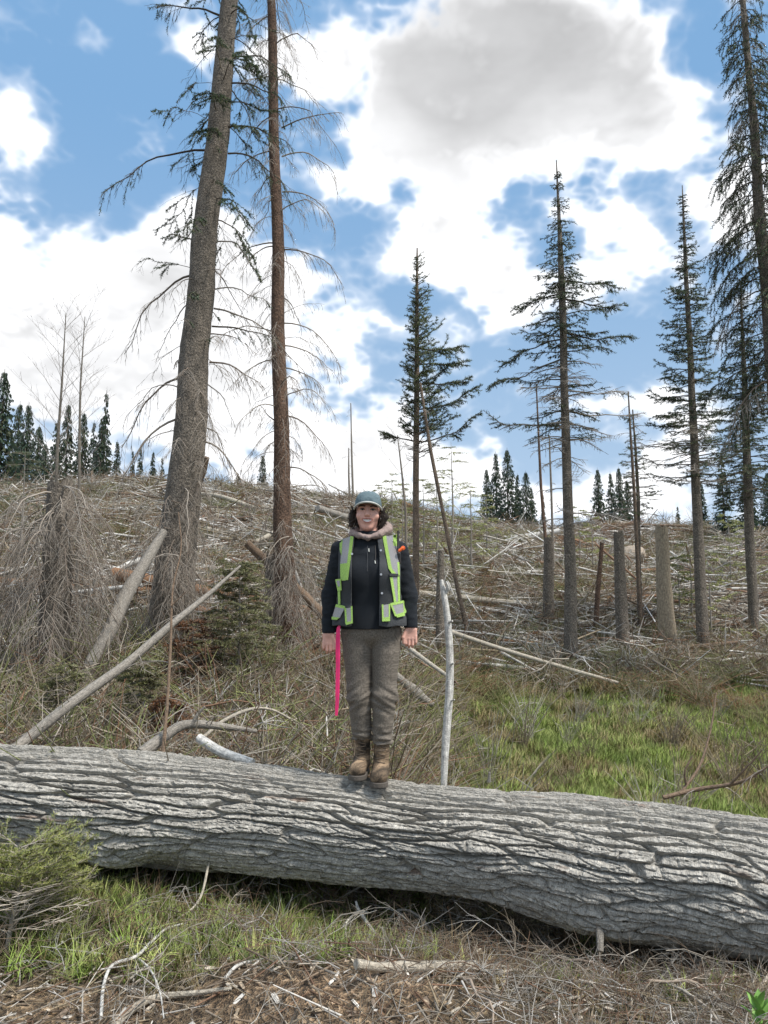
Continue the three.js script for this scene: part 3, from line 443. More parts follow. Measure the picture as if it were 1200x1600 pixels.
pole({ name: 'leaning_pole', label: 'thin dead trunk leaning left across the slim pine, snapped off at its top', list: [[737, 1015, 7.5], [715, 920, 6.5], [692, 800, 6], [672, 700, 5.5], [656, 598, 4]], D: 14.4, mat: M.brownBark, n: 10, L: 0.4, from: 0.15 });
pole({ name: 'thin_snag', label: 'thin reddish bare pole just left of the spruce with the bare lower trunk', list: [[853, 850, 5.5], [845, 760, 4.5], [838, 600, 2]], D: 22, mat: M.redBark, n: 8, L: 0.35 });
pole({ name: 'thin_snag', label: 'pale hair-thin bare pole close against the left of the bare-trunked spruce', list: [[864, 850, 4], [861, 760, 3.5], [858, 680, 2]], D: 22, n: 4, L: 0.2 });
pole({ name: 'thin_snag', label: 'leaning thin grey-brown pole in front of the thin young spruce', list: [[1002, 1000, 7], [995, 850, 6], [988, 720, 4.5], [981, 612, 2]], D: 16.6, mat: M.brownBark, n: 14, L: 0.4, from: 0.4 });
pole({ name: 'thin_snag', label: 'tallest bare wire-thin pole on the ridge behind the person', list: [[552, 790, 4], [550, 720, 3], [548, 630, 1.5]], D: 34, n: 6, L: 0.4 });
pole({ name: 'thin_snag', label: 'shorter wire-thin pole on the ridge, twin to the tallest one behind the person', list: [[547, 790, 4], [545, 745, 3], [545, 700, 1.5]], D: 34, n: 4, L: 0.4 });
// ---- stumps and broken trunks
pole({ name: 'tall_stump', label: 'tall barkless stump with a bare top, palest and thickest of the stumps on the right', list: [[1046, 1035, 30], [1040, 960, 25], [1035, 900, 22], [1033, 824, 19]], D: 15.5, sides: 22, rough: 0.05, category: 'stump', jag: true, mat: std({ color: new THREE.Color(0.62, 0.52, 0.39), map: along(bark, 1, 1), bumpMap: along(bark, 1, 1), bumpScale: 0.012 }) });
pole({ name: 'tall_stump', label: 'grey tall stump with bark, between the thin rust-red stump and the barkless one', list: [[974, 1015, 21], [970, 920, 18], [966, 832, 15]], D: 15.2, sides: 18, category: 'stump', mat: M.spruceBark, jag: true, n: 4, L: 0.25 });
pole({ name: 'tall_stump', label: 'thin rust-red broken stump, slimmest of the stumps on the right', list: [[930, 995, 9], [934, 920, 8], [940, 848, 6]], D: 16.5, sides: 12, category: 'stump', mat: M.redBark, jag: true });
pole({ name: 'tall_stump', label: 'grey-brown tall stump left of the bare-trunked spruce, dead twigs round its foot', list: [[857, 990, 18], [857, 920, 17], [856, 840, 15]], D: 17, sides: 18, category: 'stump', mat: M.spruceBark, n: 5, L: 0.3, from: 0.1 });
pole({ name: 'standing_snag', label: 'thick broken trunk hidden among dead twigs at the foot of the reddish snag', list: [[428, 1000, 34], [430, 930, 32], [432, 868, 30]], D: 11, sides: 22, rough: 0.1, category: 'stump', mat: M.spruceBark, jag: true });
pole({ name: 'standing_snag', label: 'slim grey trunk standing just left of the white stick, behind the person', list: [[688, 1010, 15], [688, 940, 13], [689, 860, 10]], D: 13, sides: 10, mat: M.spruceBark, n: 8, L: 0.3, category: 'snag', from: 0.2 });
// the left stump, draped all round with dead drooping branches
{
  const tp = toGround(trunkPath([[80, 1090, 50], [84, 980, 46], [90, 860, 44], [93, 758, 38]], 8.6)), o = foot(tp), root = thing('draped_stump', 'tall broken stump at the left edge draped in a thicket of grey drooping dead branches', 'stump', o);
  trunkMesh(tp, M.spruceBark, root, o, { sides: 26, step: 0.05, rough: 0.09, jag: true });
  for (let i = 0; i < 120; i++) { const y = lerp(tp[0].p.y + 0.35, tp[tp.length - 1].p.y - 0.02, Math.pow((i + rnd()) / 120, 0.8)), e = trunkAt(tp, y), az = i * 2.4 + rr(-0.5, 0.5); addBranch(root, o, { base: V(e.p.x + Math.sin(az) * e.r * 0.7, y, e.p.z - Math.cos(az) * e.r * 0.7), az, L: rr(0.3, 0.95), rise: rr(-0.2, 0.3), droop: rr(0.5, 1.2), r: rr(0.005, 0.012), twigs: Math.round(rr(8, 14)), twig: rr(0.25, 0.5), hang: 0.75, sub: 3, tr: 0.003, wob: 0.12 }, M.deadTwig); }
}
// the second stump-like clump of drooping dead twigs at the foot of the big trunks
for (const [px, py, D, n, lab] of [[452, 930, 10.3, 60, 'mass of pale drooping dead twigs hanging round the foot of the reddish snag'], [268, 880, 9.6, 46, 'mass of pale drooping dead twigs hanging round the foot of the leaning spruce']]) {
  const o = at(px, py, D), root = thing('dead_branch_cluster', lab, 'branches', o);
  for (let i = 0; i < n; i++) { const t = rnd(), e = at(px + rr(-14, 14), py + lerp(-110, 70, t), D), az = i * 2.4 + rr(-0.5, 0.5); addBranch(root, o, { base: e, az, L: rr(0.25, 0.6), rise: rr(-0.3, 0.2), droop: rr(0.6, 1.3), r: rr(0.004, 0.009), twigs: Math.round(rr(7, 12)), twig: rr(0.2, 0.42), hang: 0.8, sub: 3, tr: 0.0028, wob: 0.12 }, M.deadTwig); }
}
// ---- bare deciduous saplings on the left
function bareTree({ name, label, list, D, n, L, from, group }) {
  const tp = toGround(trunkPath(list, D)), o = foot(tp), root = thing(name, label, 'tree', o, group); trunkMesh(tp, M.greyWood, root, o, { sides: 8, step: 0.1, rough: 0.03 });
  const y0 = tp[0].p.y, y1 = tp[tp.length - 1].p.y;
  for (let i = 0; i < n; i++) { const f = lerp(from, 0.98, (i + rnd()) / n), e = trunkAt(tp, lerp(y0, y1, f)), az = i * 2.4 + rr(-0.5, 0.5); addBranch(root, o, { base: e.p, az, L: L * (1.15 - 0.75 * f) * rr(0.7, 1.2), rise: rr(0.9, 1.6), droop: rr(0, 0.25), r: 0.0045, twigs: 8, twig: 0.28, hang: -0.35, segs: 6, sub: 2, tr: 0.002, wob: 0.1 }, M.deadTwig); }
}
bareTree({ name: 'bare_sapling', label: 'leafless sapling with upswept twigs at the left, the left one of a pair', list: [[87, 800, 5.5], [90, 700, 5], [97, 600, 3.5], [103, 490, 1]], D: 13, n: 26, L: 1.0, from: 0.3 });
bareTree({ name: 'bare_sapling', label: 'leafless sapling with upswept twigs at the left, the right one of a pair', list: [[124, 820, 5], [124, 700, 4.5], [126, 600, 3], [133, 495, 1]], D: 13, n: 24, L: 0.95, from: 0.3 });
bareTree({ name: 'bare_sapling', label: 'slight leafless sapling beside the slim pine, standing left of its trunk', list: [[634, 800, 4], [628, 740, 3], [621, 680, 1.2]], D: 19, n: 16, L: 0.8, from: 0.2 });

// ---- spruces along the ridge, and young conifers on the cut slope
const FARV = [0, 1, 2, 3].map((v) => {                   // four crowns of unit height
  const mb = new MB(), dens = [0.85, 0.7, 0.5, 0.85][v], wid = [0.135, 0.11, 0.085, 0.17][v];
  for (let w = 0; w < 46; w++) { const f = 0.08 + 0.9 * w / 46, n = 7, a0 = rnd() * TAU; for (let k = 0; k < n; k++) { if (rnd() > dens) continue; const az = a0 + k * TAU / n + rr(-0.3, 0.3), L = wid * Math.pow(1 - f, 0.8) * rr(0.55, 1.25) + 0.008, hx = Math.sin(az), hz = Math.cos(az);
    for (let s = 0; s < 7; s++) { const t = (s + 0.6) / 7, x = hx * L * t, z = hz * L * t, y = f - L * (0.35 * t) + 0.12 * L * t * t, c = pick(GREENS.far), sp = 0.036 * (0.5 + t) * (0.12 + 0.88 * (1 - f)), aa = az + rr(-1.2, 1.2), q = mb.v(x, y + 0.006, z, hx, 0.8, hz, 0, 0, c); mb.v(x + Math.sin(aa) * sp, y - 0.012 + rr(-0.01, 0.006), z + Math.cos(aa) * sp, hx, 0.8, hz, 0, 0, c); mb.v(x + Math.sin(aa + 0.9) * sp * 0.8, y - 0.026, z + Math.cos(aa + 0.9) * sp * 0.8, hx, 0.8, hz, 0, 0, c); mb.tri(q, q + 1, q + 2); } } }
  const tk = new MB(); tk.tube([V(0, -0.06, 0), V(0, 0.3, 0), V(0, 0.99, 0)], (t) => 0.013 * (1 - t) + 0.0015, 6);
  return { crown: mb.geo(), trunk: tk.geo() };
});
function farSpruce(px, topY, D, v, label, wide = 1, group) {
  const x = at(px, topY, D), gy = G(x.x, x.z, false), h = x.y - gy; if (h < 0.6) return;
  const root = thing('ridge_spruce', label, 'tree', V(x.x, gy, x.z), group);
  const t = mesh('trunk', FARV[v].trunk, M.liveTwigPlain ??= std({ color: new THREE.Color(0.12, 0.095, 0.07) }), root), c = mesh('crown', FARV[v].crown, M.needle, root); c.userData.kind = 'stuff';
  root.scale.set(h * wide, h, h * wide); root.rotation.y = rnd() * 6;
}
const ORD = ['first', 'second', 'third', 'fourth', 'fifth', 'sixth', 'seventh', 'eighth', 'ninth', 'tenth', 'eleventh', 'twelfth', 'thirteenth', 'fourteenth', 'fifteenth'];
const byX = (a) => { const o = [...a].sort((p, q) => p[0] - q[0]); return a.map((e) => [ORD[o.indexOf(e)], e]); };
const LG = 'spruces along the left of the ridge', RG = 'spruces along the right of the ridge';
for (const [nth, [px, ty, D, v, w]] of byX([[32, 625, 52, 1, 1], [46, 627, 50, 0, 0.95], [62, 662, 47, 3, 1.2], [90, 655, 52, 1, 1], [108, 626, 54, 1, 0.9], [132, 640, 50, 0, 0.9], [148, 655, 52, 2, 0.9], [160, 648, 49, 1, 0.9], [184, 686, 48, 1, 0.9], [220, 695, 56, 2, 0.8], [240, 703, 50, 1, 0.9], [254, 712, 54, 2, 0.9], [208, 700, 58, 2, 0.7], [72, 690, 46, 3, 1.1]])) farSpruce(px, ty, D, v, `${nth} from the left of the narrow dark spruces in the left ridge row`, w, LG);
farSpruce(8, 575, 38, 0, 'largest ridge spruce, at the left edge of the picture', 1.1);
farSpruce(167, 608, 52, 2, 'thin spruce standing highest among the left ridge row, right of the bare saplings', 0.8);
farSpruce(411, 708, 50, 0, 'dark ridge spruce just left of the reddish snag', 0.95);
farSpruce(372, 735, 60, 1, 'tiny distant spruce between the leaning spruce and the reddish snag', 0.8);
farSpruce(338, 742, 60, 2, 'tiny thin distant spruce just right of the leaning spruce trunk', 0.8);
for (const [nth, [px, ty, D, v, w]] of byX([[760, 730, 44, 0, 1], [774, 704, 46, 1, 1], [792, 698, 44, 3, 1], [808, 738, 46, 1, 1], [821, 734, 43, 3, 1.1], [848, 770, 50, 2, 0.9], [830, 760, 52, 1, 1]])) farSpruce(px, ty, D, v, `${nth} from the left of the dark ridge spruces between the pine and the bare-trunked spruce`, w, RG);
for (const [nth, [px, ty, D, v, w]] of byX([[933, 730, 46, 0, 1.05], [953, 736, 47, 1, 1], [966, 728, 45, 0, 1], [979, 748, 48, 3, 1]])) farSpruce(px, ty, D, v, `${nth} from the left of the small ridge group right of the bare-trunked spruce`, w, 'ridge spruces right of the bare-trunked spruce');
farSpruce(1126, 712, 34, 2, 'dark spruce with tiered boughs behind the narrow pointed spruce, to its right', 1.4);
farSpruce(1163, 720, 36, 0, 'dense dark spruce on the ridge behind the flat-boughed one at the right', 1.2);
farSpruce(1095, 752, 44, 1, 'dark spruce half hidden behind the narrow pointed spruce trunk', 1.2);
farSpruce(1198, 735, 40, 0, 'dark ridge spruce cut off by the right edge', 1.3);
farSpruce(1058, 790, 52, 2, 'low sparse spruce on the ridge above the barkless stump', 1.2);
function sparse(px, ty, by, D, label, pal = GREENS.yellow, n = 18, wide = 0.28, name = 'young_conifer', group) { const near = D < 12; if (near) n *= 2;  // small open conifer
  const b = at(px, by, D), t = at(px, ty, D), gy = Math.min(G(b.x, b.z), b.y), h = t.y - gy, root = thing(name, label, 'tree', V(b.x, gy, b.z), group), o = V(b.x, gy, b.z), tk = new MB();
  tk.tube([V(0, -0.05, 0), V(0.01 * h, h * 0.5, 0), V(0, h, 0)], (u) => 0.012 * h * (1 - u) + 0.003, 6, { c: [1, 1, 1] }); mesh('trunk', tk.geo(), M.deadTwig, root);
  for (let i = 0; i < n; i++) { const f = lerp(0.12, 0.97, (i + rnd()) / n), az = i * 2.4 + rr(-0.4, 0.4); addBranch(root, o, { base: V(b.x, gy + h * f, b.z), az, L: wide * h * (1.1 - f) * rr(0.7, 1.2) + 0.04, rise: rr(0.1, 0.5), droop: rr(0.1, 0.4), tip: 0.1, r: 0.005, segs: 5, twigs: near ? 12 : 8, twig: (near ? 0.16 : 0.12) * h, hang: 0.1, leafy: near ? 0.7 : 0.85, from: 0.15, pal, per: near ? 260 : 60, nl: near ? 0.03 : 0.05, nw: near ? 0.005 : 0.012, sub: near ? 3 : 1, tr: near ? 0.0025 : 0.004 }, M.deadTwig); }
}
const YG = 'yellow-green young conifers behind the slim pine';
for (const [nth, [px, ty, by, D]] of byX([[706, 690, 830, 22], [735, 750, 830, 21], [682, 738, 832, 20], [661, 745, 835, 20], [612, 735, 800, 26], [628, 752, 810, 23], [592, 755, 800, 28], [760, 770, 838, 23]])) sparse(px, ty, by, D, `${nth} from the left of the yellow-green young conifers round the slim pine`, GREENS.yellow, 18, 0.3, 'young_conifer', YG);
for (const [nth, [px, ty, by, D]] of byX([[905, 790, 850, 24], [925, 800, 855, 23], [1078, 840, 905, 17], [1108, 860, 935, 16], [1140, 800, 880, 22], [1165, 815, 880, 21], [1060, 865, 930, 17]])) sparse(px, ty, by, D, `${nth} from the left of the low olive young conifers among the stumps at the right`, GREENS.yellow, 16, 0.45, 'young_conifer', 'olive young conifers at the right');
sparse(35, 700, 790, 17, 'olive young conifer on the slope at the far left edge', GREENS.pine, 18, 0.4);
sparse(372, 870, 1000, 8.8, 'bushy olive-green fir sapling left of the reddish snag', GREENS.olive, 30, 0.42, 'fir_sapling');
sparse(98, 1035, 1125, 6.9, 'small yellow-green fir sapling just above the log at the left', GREENS.olive, 18, 0.5, 'fir_sapling');
sparse(215, 1020, 1150, 6.9, 'dull green fir sapling behind the long leaning pole', GREENS.olive, 20, 0.35, 'fir_sapling');
sparse(300, 965, 1035, 8.6, 'rust-brown dead fir sapling next to the bushy green one', GREENS.rust, 22, 0.55, 'dead_sapling');
sparse(262, 1085, 1165, 6.6, 'rust-red dead fir sapling low behind the log, left of the arched grey branch', GREENS.rust, 20, 0.45, 'dead_sapling');
// ================================================================ LIMBS, LOGS AND STICKS ONE CAN POINT AT
const W = {
  white: std({ color: new THREE.Color(0.98, 0.975, 0.95), map: along(bark, 1.5, 1.2), bumpMap: along(bark, 1.5, 1.2), bumpScale: 0.0015, roughness: 0.75 }),
  pale: std({ color: new THREE.Color(0.72, 0.66, 0.56), map: along(bark, 2, 2), bumpMap: along(bark, 2, 2), bumpScale: 0.004 }),
  grey: std({ color: new THREE.Color(0.50, 0.465, 0.42), map: along(bark, 2, 2), bumpMap: along(bark, 2, 2), bumpScale: 0.006 }),
  brown: std({ color: new THREE.Color(0.38, 0.27, 0.19), map: along(bark, 2, 2), bumpMap: along(bark, 2, 2), bumpScale: 0.006 }),
  rust: std({ color: new THREE.Color(0.50, 0.28, 0.16), map: along(bark, 2, 2), bumpMap: along(bark, 2, 2), bumpScale: 0.006 }),
  raw: std({ color: new THREE.Color(0.78, 0.60, 0.40), map: along(bark, 3, 3), bumpMap: along(bark, 3, 3), bumpScale: 0.004 }),
};
function smoothPath(pts, k = 5) { const c = new THREE.CatmullRomCurve3(pts, false, 'catmullrom', 0.5); return c.getPoints((pts.length - 1) * k); }
function limb(name, label, category, list, mat, { forks = [], twigs = 0, sides = 9, wob = 0.12, group } = {}) {   // list: [px, py, width px, D]
  if (list.rest || list[0][3] < 0) { for (const l of [list, ...forks]) for (const e of l) { const g = groundAt(e[0], Math.min(e[1], 1640), 2.4, 9); e[3] = -g.z * (1 + e[3]); } }
  const q = list.map(([x, y, , d]) => at(x, y, d)), o = q[0].clone(), root = thing(name, label, category, o, group);
  const run = (ls, nm) => {
    const P = ls.map(([x, y, , d]) => at(x, y, d).sub(o)), R = ls.map(([x, y, w, d]) => w / 2 / FPX * Math.hypot(d, d * (800 - y) / FPX * 0.3)), c = smoothPath(P), mb = new MB(), n = ls.length - 1;
    mb.tube(c, (t) => { const f = t * n, k = Math.min(Math.floor(f + 1e-6), n - 1); return lerp(R[k], R[k + 1], f - k); }, nm === 'limb' ? sides : 7, { cap: true, wob });
    mesh(nm, mb.geo(), mat, root); return [c, R];
  };
  const [c, R] = run(list, 'limb'); for (const f of forks) run(f, 'fork');
  for (let i = 0; i < twigs; i++) { const b = c[Math.floor(rr(0.15, 0.98) * (c.length - 1))]; addBranch(root, V(0, 0, 0), { base: b, az: rnd() * TAU, L: rr(0.1, 0.4), rise: rr(-0.5, 0.8), droop: rr(0, 0.6), r: 0.004, twigs: 5, twig: 0.15, hang: 0.2, sub: 1, segs: 5, tr: 0.0025 }, M.deadTwig, 'twig'); }
  return root;
}
limb('peeled_stick', 'upright white peeled stick standing behind the log, right of the person', 'stick', [[691, 1275, 10, 4.86], [694, 1212, 10, 4.86], [697, 1150, 12, 4.87], [702, 1080, 12.5, 4.88], [703, 1030, 12, 4.89], [700, 975, 11, 4.9], [694, 930, 9.5, 4.92], [689, 906, 7, 4.93]], W.white, { forks: [[[695, 930, 5, 4.92], [700, 918, 5, 4.90], [697, 908, 3, 4.90]], [[702, 1040, 5, 4.88], [709, 1036, 2, 4.84]], [[703, 1096, 4, 4.87], [710, 1093, 2, 4.83]], [[698, 975, 5, 4.9], [707, 970, 3, 4.86]]], sides: 12 });
limb('broken_log', 'thick grey broken log leaning against the foot of the leaning spruce', 'log', [[128, 1075, 21, 8.3], [142, 1040, 22, 8.4], [172, 985, 21, 8.6], [200, 925, 21, 8.9], [224, 885, 18, 9.1], [256, 830, 12, 9.4]], W.grey, { sides: 12, wob: 0.25, twigs: 3 });
limb('leaning_pole', 'long slender grey pole slanting up from the log at the left towards the fir sapling', 'pole', [[20, 1172, 17, 5.3], [45, 1153, 17, 5.4], [110, 1100, 16, 5.6], [200, 1035, 13.5, 6.0], [270, 974, 11, 6.3], [322, 932, 8, 6.6], [376, 884, 3.5, 6.9]], W.grey, { twigs: 8 });
limb('red_stem', 'thin reddish sapling stem standing behind the log, crossing the long leaning pole', 'stem', [[255, 1178, 6, 5.0], [262, 1090, 5, 5.1], [267, 1000, 4, 5.2], [270, 920, 3, 5.3], [283, 858, 2, 5.4], [279, 800, 1.5, 5.5]], W.brown, { twigs: 5, forks: [[[269, 945, 3, 5.25], [280, 935, 2, 5.25], [290, 925, 1.5, 5.25]]] });
limb('arched_branch', 'arched grey branch rising behind the log and bending to the right', 'branch', [[222, 1178, 22, 5.0], [255, 1152, 17, 5.1], [290, 1132, 14, 5.2], [340, 1134, 11, 5.3], [400, 1142, 6, 5.5]], W.grey, { forks: [[[300, 1133, 6, 5.2], [308, 1118, 5, 5.2], [320, 1104, 3, 5.2]]], twigs: 4 });
limb('white_bough', 'short thick bleached bough lying against the back of the log, left of the person', 'branch', [[311, 1153, 14, 5.1], [345, 1174, 15, 5.0], [395, 1192, 13, 4.88]], W.white, { sides: 11 });
limb('curved_branch', 'thin tan branch curving over in an arc above the short bleached bough', 'branch', [[318, 1152, 6, 5.4], [350, 1126, 6, 5.5], [392, 1108, 5, 5.6], [425, 1109, 4, 5.7], [455, 1124, 3, 5.8]], W.pale, { twigs: 3 });
limb('broken_log', 'brown broken log slanting down behind the reddish snag towards the person\'s elbow', 'log', [[386, 849, 13, 11.2], [424, 884, 15, 11.2], [470, 926, 15, 11.2], [520, 976, 15, 11.2]], W.brown, { sides: 11, wob: 0.25 });
limb('fallen_pole', 'pale pole slanting down to the right just behind the white peeled stick', 'pole', [[628, 1004, 7, 8.6], [665, 1032, 7, 8.2], [702, 1058, 6, 7.9]], W.pale);
limb('rotten_log', 'short rotten grey log lying behind the person\'s knees, right side', 'log', [[615, 1052, 12, -0.004], [648, 1080, 17, -0.004], [676, 1102, 9, -0.004]], W.grey, { wob: 0.3 });
limb('fallen_pole', 'long thin pale pole slanting down right across the bank above the grass', 'pole', [[700, 986, 8, 12.5], [780, 1013, 7, 12.3], [870, 1040, 6.5, 12], [966, 1067, 5, 11.8]], W.pale, { twigs: 3 });
limb('fallen_log', 'long level grey log on the slope, running from the white stick to the tall stump', 'log', [[672, 952, 8, 19], [780, 944, 10, 19], [860, 936, 10, 19], [945, 927, 8, 19]], W.grey);
limb('fallen_log', 'large brown log lying level along the foot of the slope at the right edge', 'log', [[1115, 996, 15, 17], [1170, 1002, 17, 16.6], [1230, 1012, 18, 16]], W.brown, { wob: 0.2 });
limb('fallen_log', 'rusty log lying in the shade between the rust-red stump and the barkless one', 'log', [[895, 1000, 14, 17], [960, 996, 15, 17], [1030, 1000, 14, 17]], W.rust, { wob: 0.2 });
limb('fallen_log', 'pale cut log just above the person\'s shoulder, pointing right', 'log', [[628, 836, 8, 30], [690, 829, 9, 30], [737, 828, 8, 30]], W.pale);
limb('bleached_log', 'bright bleached log with broken limbs near the crest, left of the bare-trunked spruce', 'log', [[780, 842, 9, 30], [830, 838, 11, 30], [874, 830, 9, 30]], W.white, { forks: [[[848, 836, 5, 30], [842, 826, 3, 29.5]], [[815, 840, 5, 30], [800, 850, 3, 29]], [[790, 842, 4, 30], [772, 833, 2, 30]]] });
limb('fallen_log', 'pale pole lying on the crest between the leaning spruce and the reddish snag', 'log', [[310, 772, 7, 28], [345, 776, 7.5, 27], [398, 794, 7, 26]], W.pale);
limb('fallen_log', 'pale pole slanting up behind the thick grey broken log', 'log', [[176, 894, 8, 14], [205, 880, 9, 14.3], [250, 865, 8, 14.8]], W.white);
limb('fallen_log', 'bleached pole lying level left of the leaning spruce, behind the thick broken log', 'log', [[100, 928, 7, 13], [160, 921, 7, 13], [222, 914, 6, 13]], W.white);
limb('fallen_log', 'pale log slanting up to the reddish snag from the left', 'log', [[395, 848, 6, 19], [418, 838, 8, 19.4], [437, 826, 8, 20]], W.pale);
limb('grey_branch', 'low grey branch reaching right across the grass behind the log, forked at its end', 'branch', [[1036, 1246, 7, 5.2], [1090, 1233, 6, 5.2], [1148, 1224, 5.5, 5.1], [1180, 1210, 4, 5.05], [1215, 1186, 2, 5.0]], W.brown, { forks: [[[1062, 1240, 5, 5.2], [1092, 1198, 4, 5.3], [1110, 1140, 3, 5.4], [1119, 1082, 2, 5.5]], [[1140, 1226, 4, 5.1], [1165, 1200, 3, 5.0], [1190, 1172, 1.5, 4.95]], [[1072, 1225, 4, 5.22], [1070, 1205, 3, 5.2], [1082, 1180, 2, 5.2]]], twigs: 6 });
limb('arched_twig', 'white twig arching up from the bottom left and forking', 'twig', [[158, 1590, 5, -0.03], [162, 1540, 5, -0.03], [176, 1508, 5, -0.03], [213, 1494, 5, -0.03], [240, 1468, 4, -0.03], [262, 1450, 3.5, -0.03], [292, 1442, 2.5, -0.03]], W.white, { forks: [[[213, 1495, 3.5, -0.03], [235, 1515, 3, -0.03], [250, 1550, 2.5, -0.03], [256, 1590, 2, -0.03]]] });
limb('fallen_branch', 'pale branch lying across the soil at the bottom left', 'branch', [[170, 1612, 12, -0.012], [205, 1578, 12, -0.012], [245, 1558, 10, -0.012], [300, 1552, 8, -0.012], [362, 1544, 5, -0.012]], W.pale, { twigs: 2 });
limb('forked_twig', 'bleached forked twig standing in the debris below the person', 'twig', [[612, 1494, 6, -0.035], [585, 1458, 6, -0.035], [562, 1424, 5, -0.035], [556, 1408, 3, -0.035]], W.white, { forks: [[[560, 1424, 4, -0.035], [541, 1442, 4, -0.035], [541, 1470, 3.5, -0.035], [546, 1495, 3, -0.035]], [[562, 1424, 3, -0.035], [578, 1426, 2, -0.035]]] });
limb('bent_twig', 'thin grey twig bent sharply over, in the debris under the log', 'twig', [[603, 1446, 3, -0.03], [622, 1422, 3.5, -0.03], [648, 1427, 3.5, -0.03], [672, 1452, 3.5, -0.03], [679, 1502, 3, -0.03]], W.grey);
limb('split_wood', 'splintered pale length of split wood lying level at the bottom centre', 'wood', [[556, 1508, 15, -0.055], [630, 1512, 17, -0.055], [720, 1509, 14, -0.055], [822, 1516, 9, -0.055]], W.pale, { wob: 0.55, sides: 7, forks: [[[706, 1500, 9, -0.055], [735, 1494, 8, -0.055], [750, 1484, 6, -0.055]], [[740, 1513, 6, -0.055], [785, 1523, 4, -0.055]]] });
limb('wood_chunk', 'short grey rotten chunk of wood in the grass beneath the left half of the log', 'wood', [[162, 1480, 14, -0.012], [195, 1472, 17, -0.012], [238, 1468, 12, -0.012]], W.grey, { wob: 0.4 });
limb('thin_twig', 'dry twig hanging from beneath the log at its left third', 'twig', [[327, 1345, 4, 4.5], [316, 1395, 3.5, 4.3], [300, 1420, 3, 4.2], [272, 1438, 2.5, 4.1]], W.pale);
limb('curved_twig', 'curved white root-like twig lying left of the heap of soil', 'twig', [[352, 1528, 5, -0.02], [372, 1508, 5, -0.02], [402, 1500, 4, -0.02], [446, 1492, 3, -0.02]], W.white);
limb('thin_twig', 'long thin tan twig lying on the slope of debris below the log\'s bulge', 'twig', [[890, 1560, 3, -0.03], [950, 1545, 3, -0.03], [1000, 1550, 3, -0.03], [1040, 1570, 2, -0.03]], W.pale);
limb('dry_stick', 'dry stick slanting in the debris at the bottom right below the log', 'stick', [[1110, 1500, 6, -0.03], [1130, 1530, 7, -0.03], [1160, 1560, 6, -0.03]], W.grey);
limb('thin_twig', 'thin dry twig poking up between the person and the pink strip', 'twig', [[522, 1192, 2.5, 4.95], [530, 1160, 2, 4.95], [541, 1132, 1.5, 4.95]], W.pale);
limb('broken_limb', 'snapped limb on the back of the leaning spruce, ending in a raw splintered stub', 'branch', [[300, 766, 11, 10.4], [312, 750, 13, 10.3], [322, 714, 13, 10.2]], W.brown, { wob: 0.35 });
{ // pale slab beside the grey stump
  const g = new THREE.IcosahedronGeometry(1, 4), p = g.attributes.position; for (let i = 0; i < p.count; i++) { const x = p.getX(i), y = p.getY(i), z = p.getZ(i), k = 1 + 0.25 * noise(x * 1.6, y * 1.6, z * 1.6) + 0.06 * noise(x * 5, y * 5, z * 5); p.setXYZ(i, x * k, y * k, z * k); } g.computeVertexNormals();
  const c = at(987, 868, 27), m = mesh('boulder', g, std({ color: new THREE.Color(0.62, 0.52, 0.42), map: rep(bark, 1, 1) })); m.position.copy(c); m.scale.set(0.52, 0.33, 0.4); m.rotation.set(0.3, 0.4, 0.35); tag(m, 'pale tan boulder on the slope behind the grey tall stump', 'boulder');
}
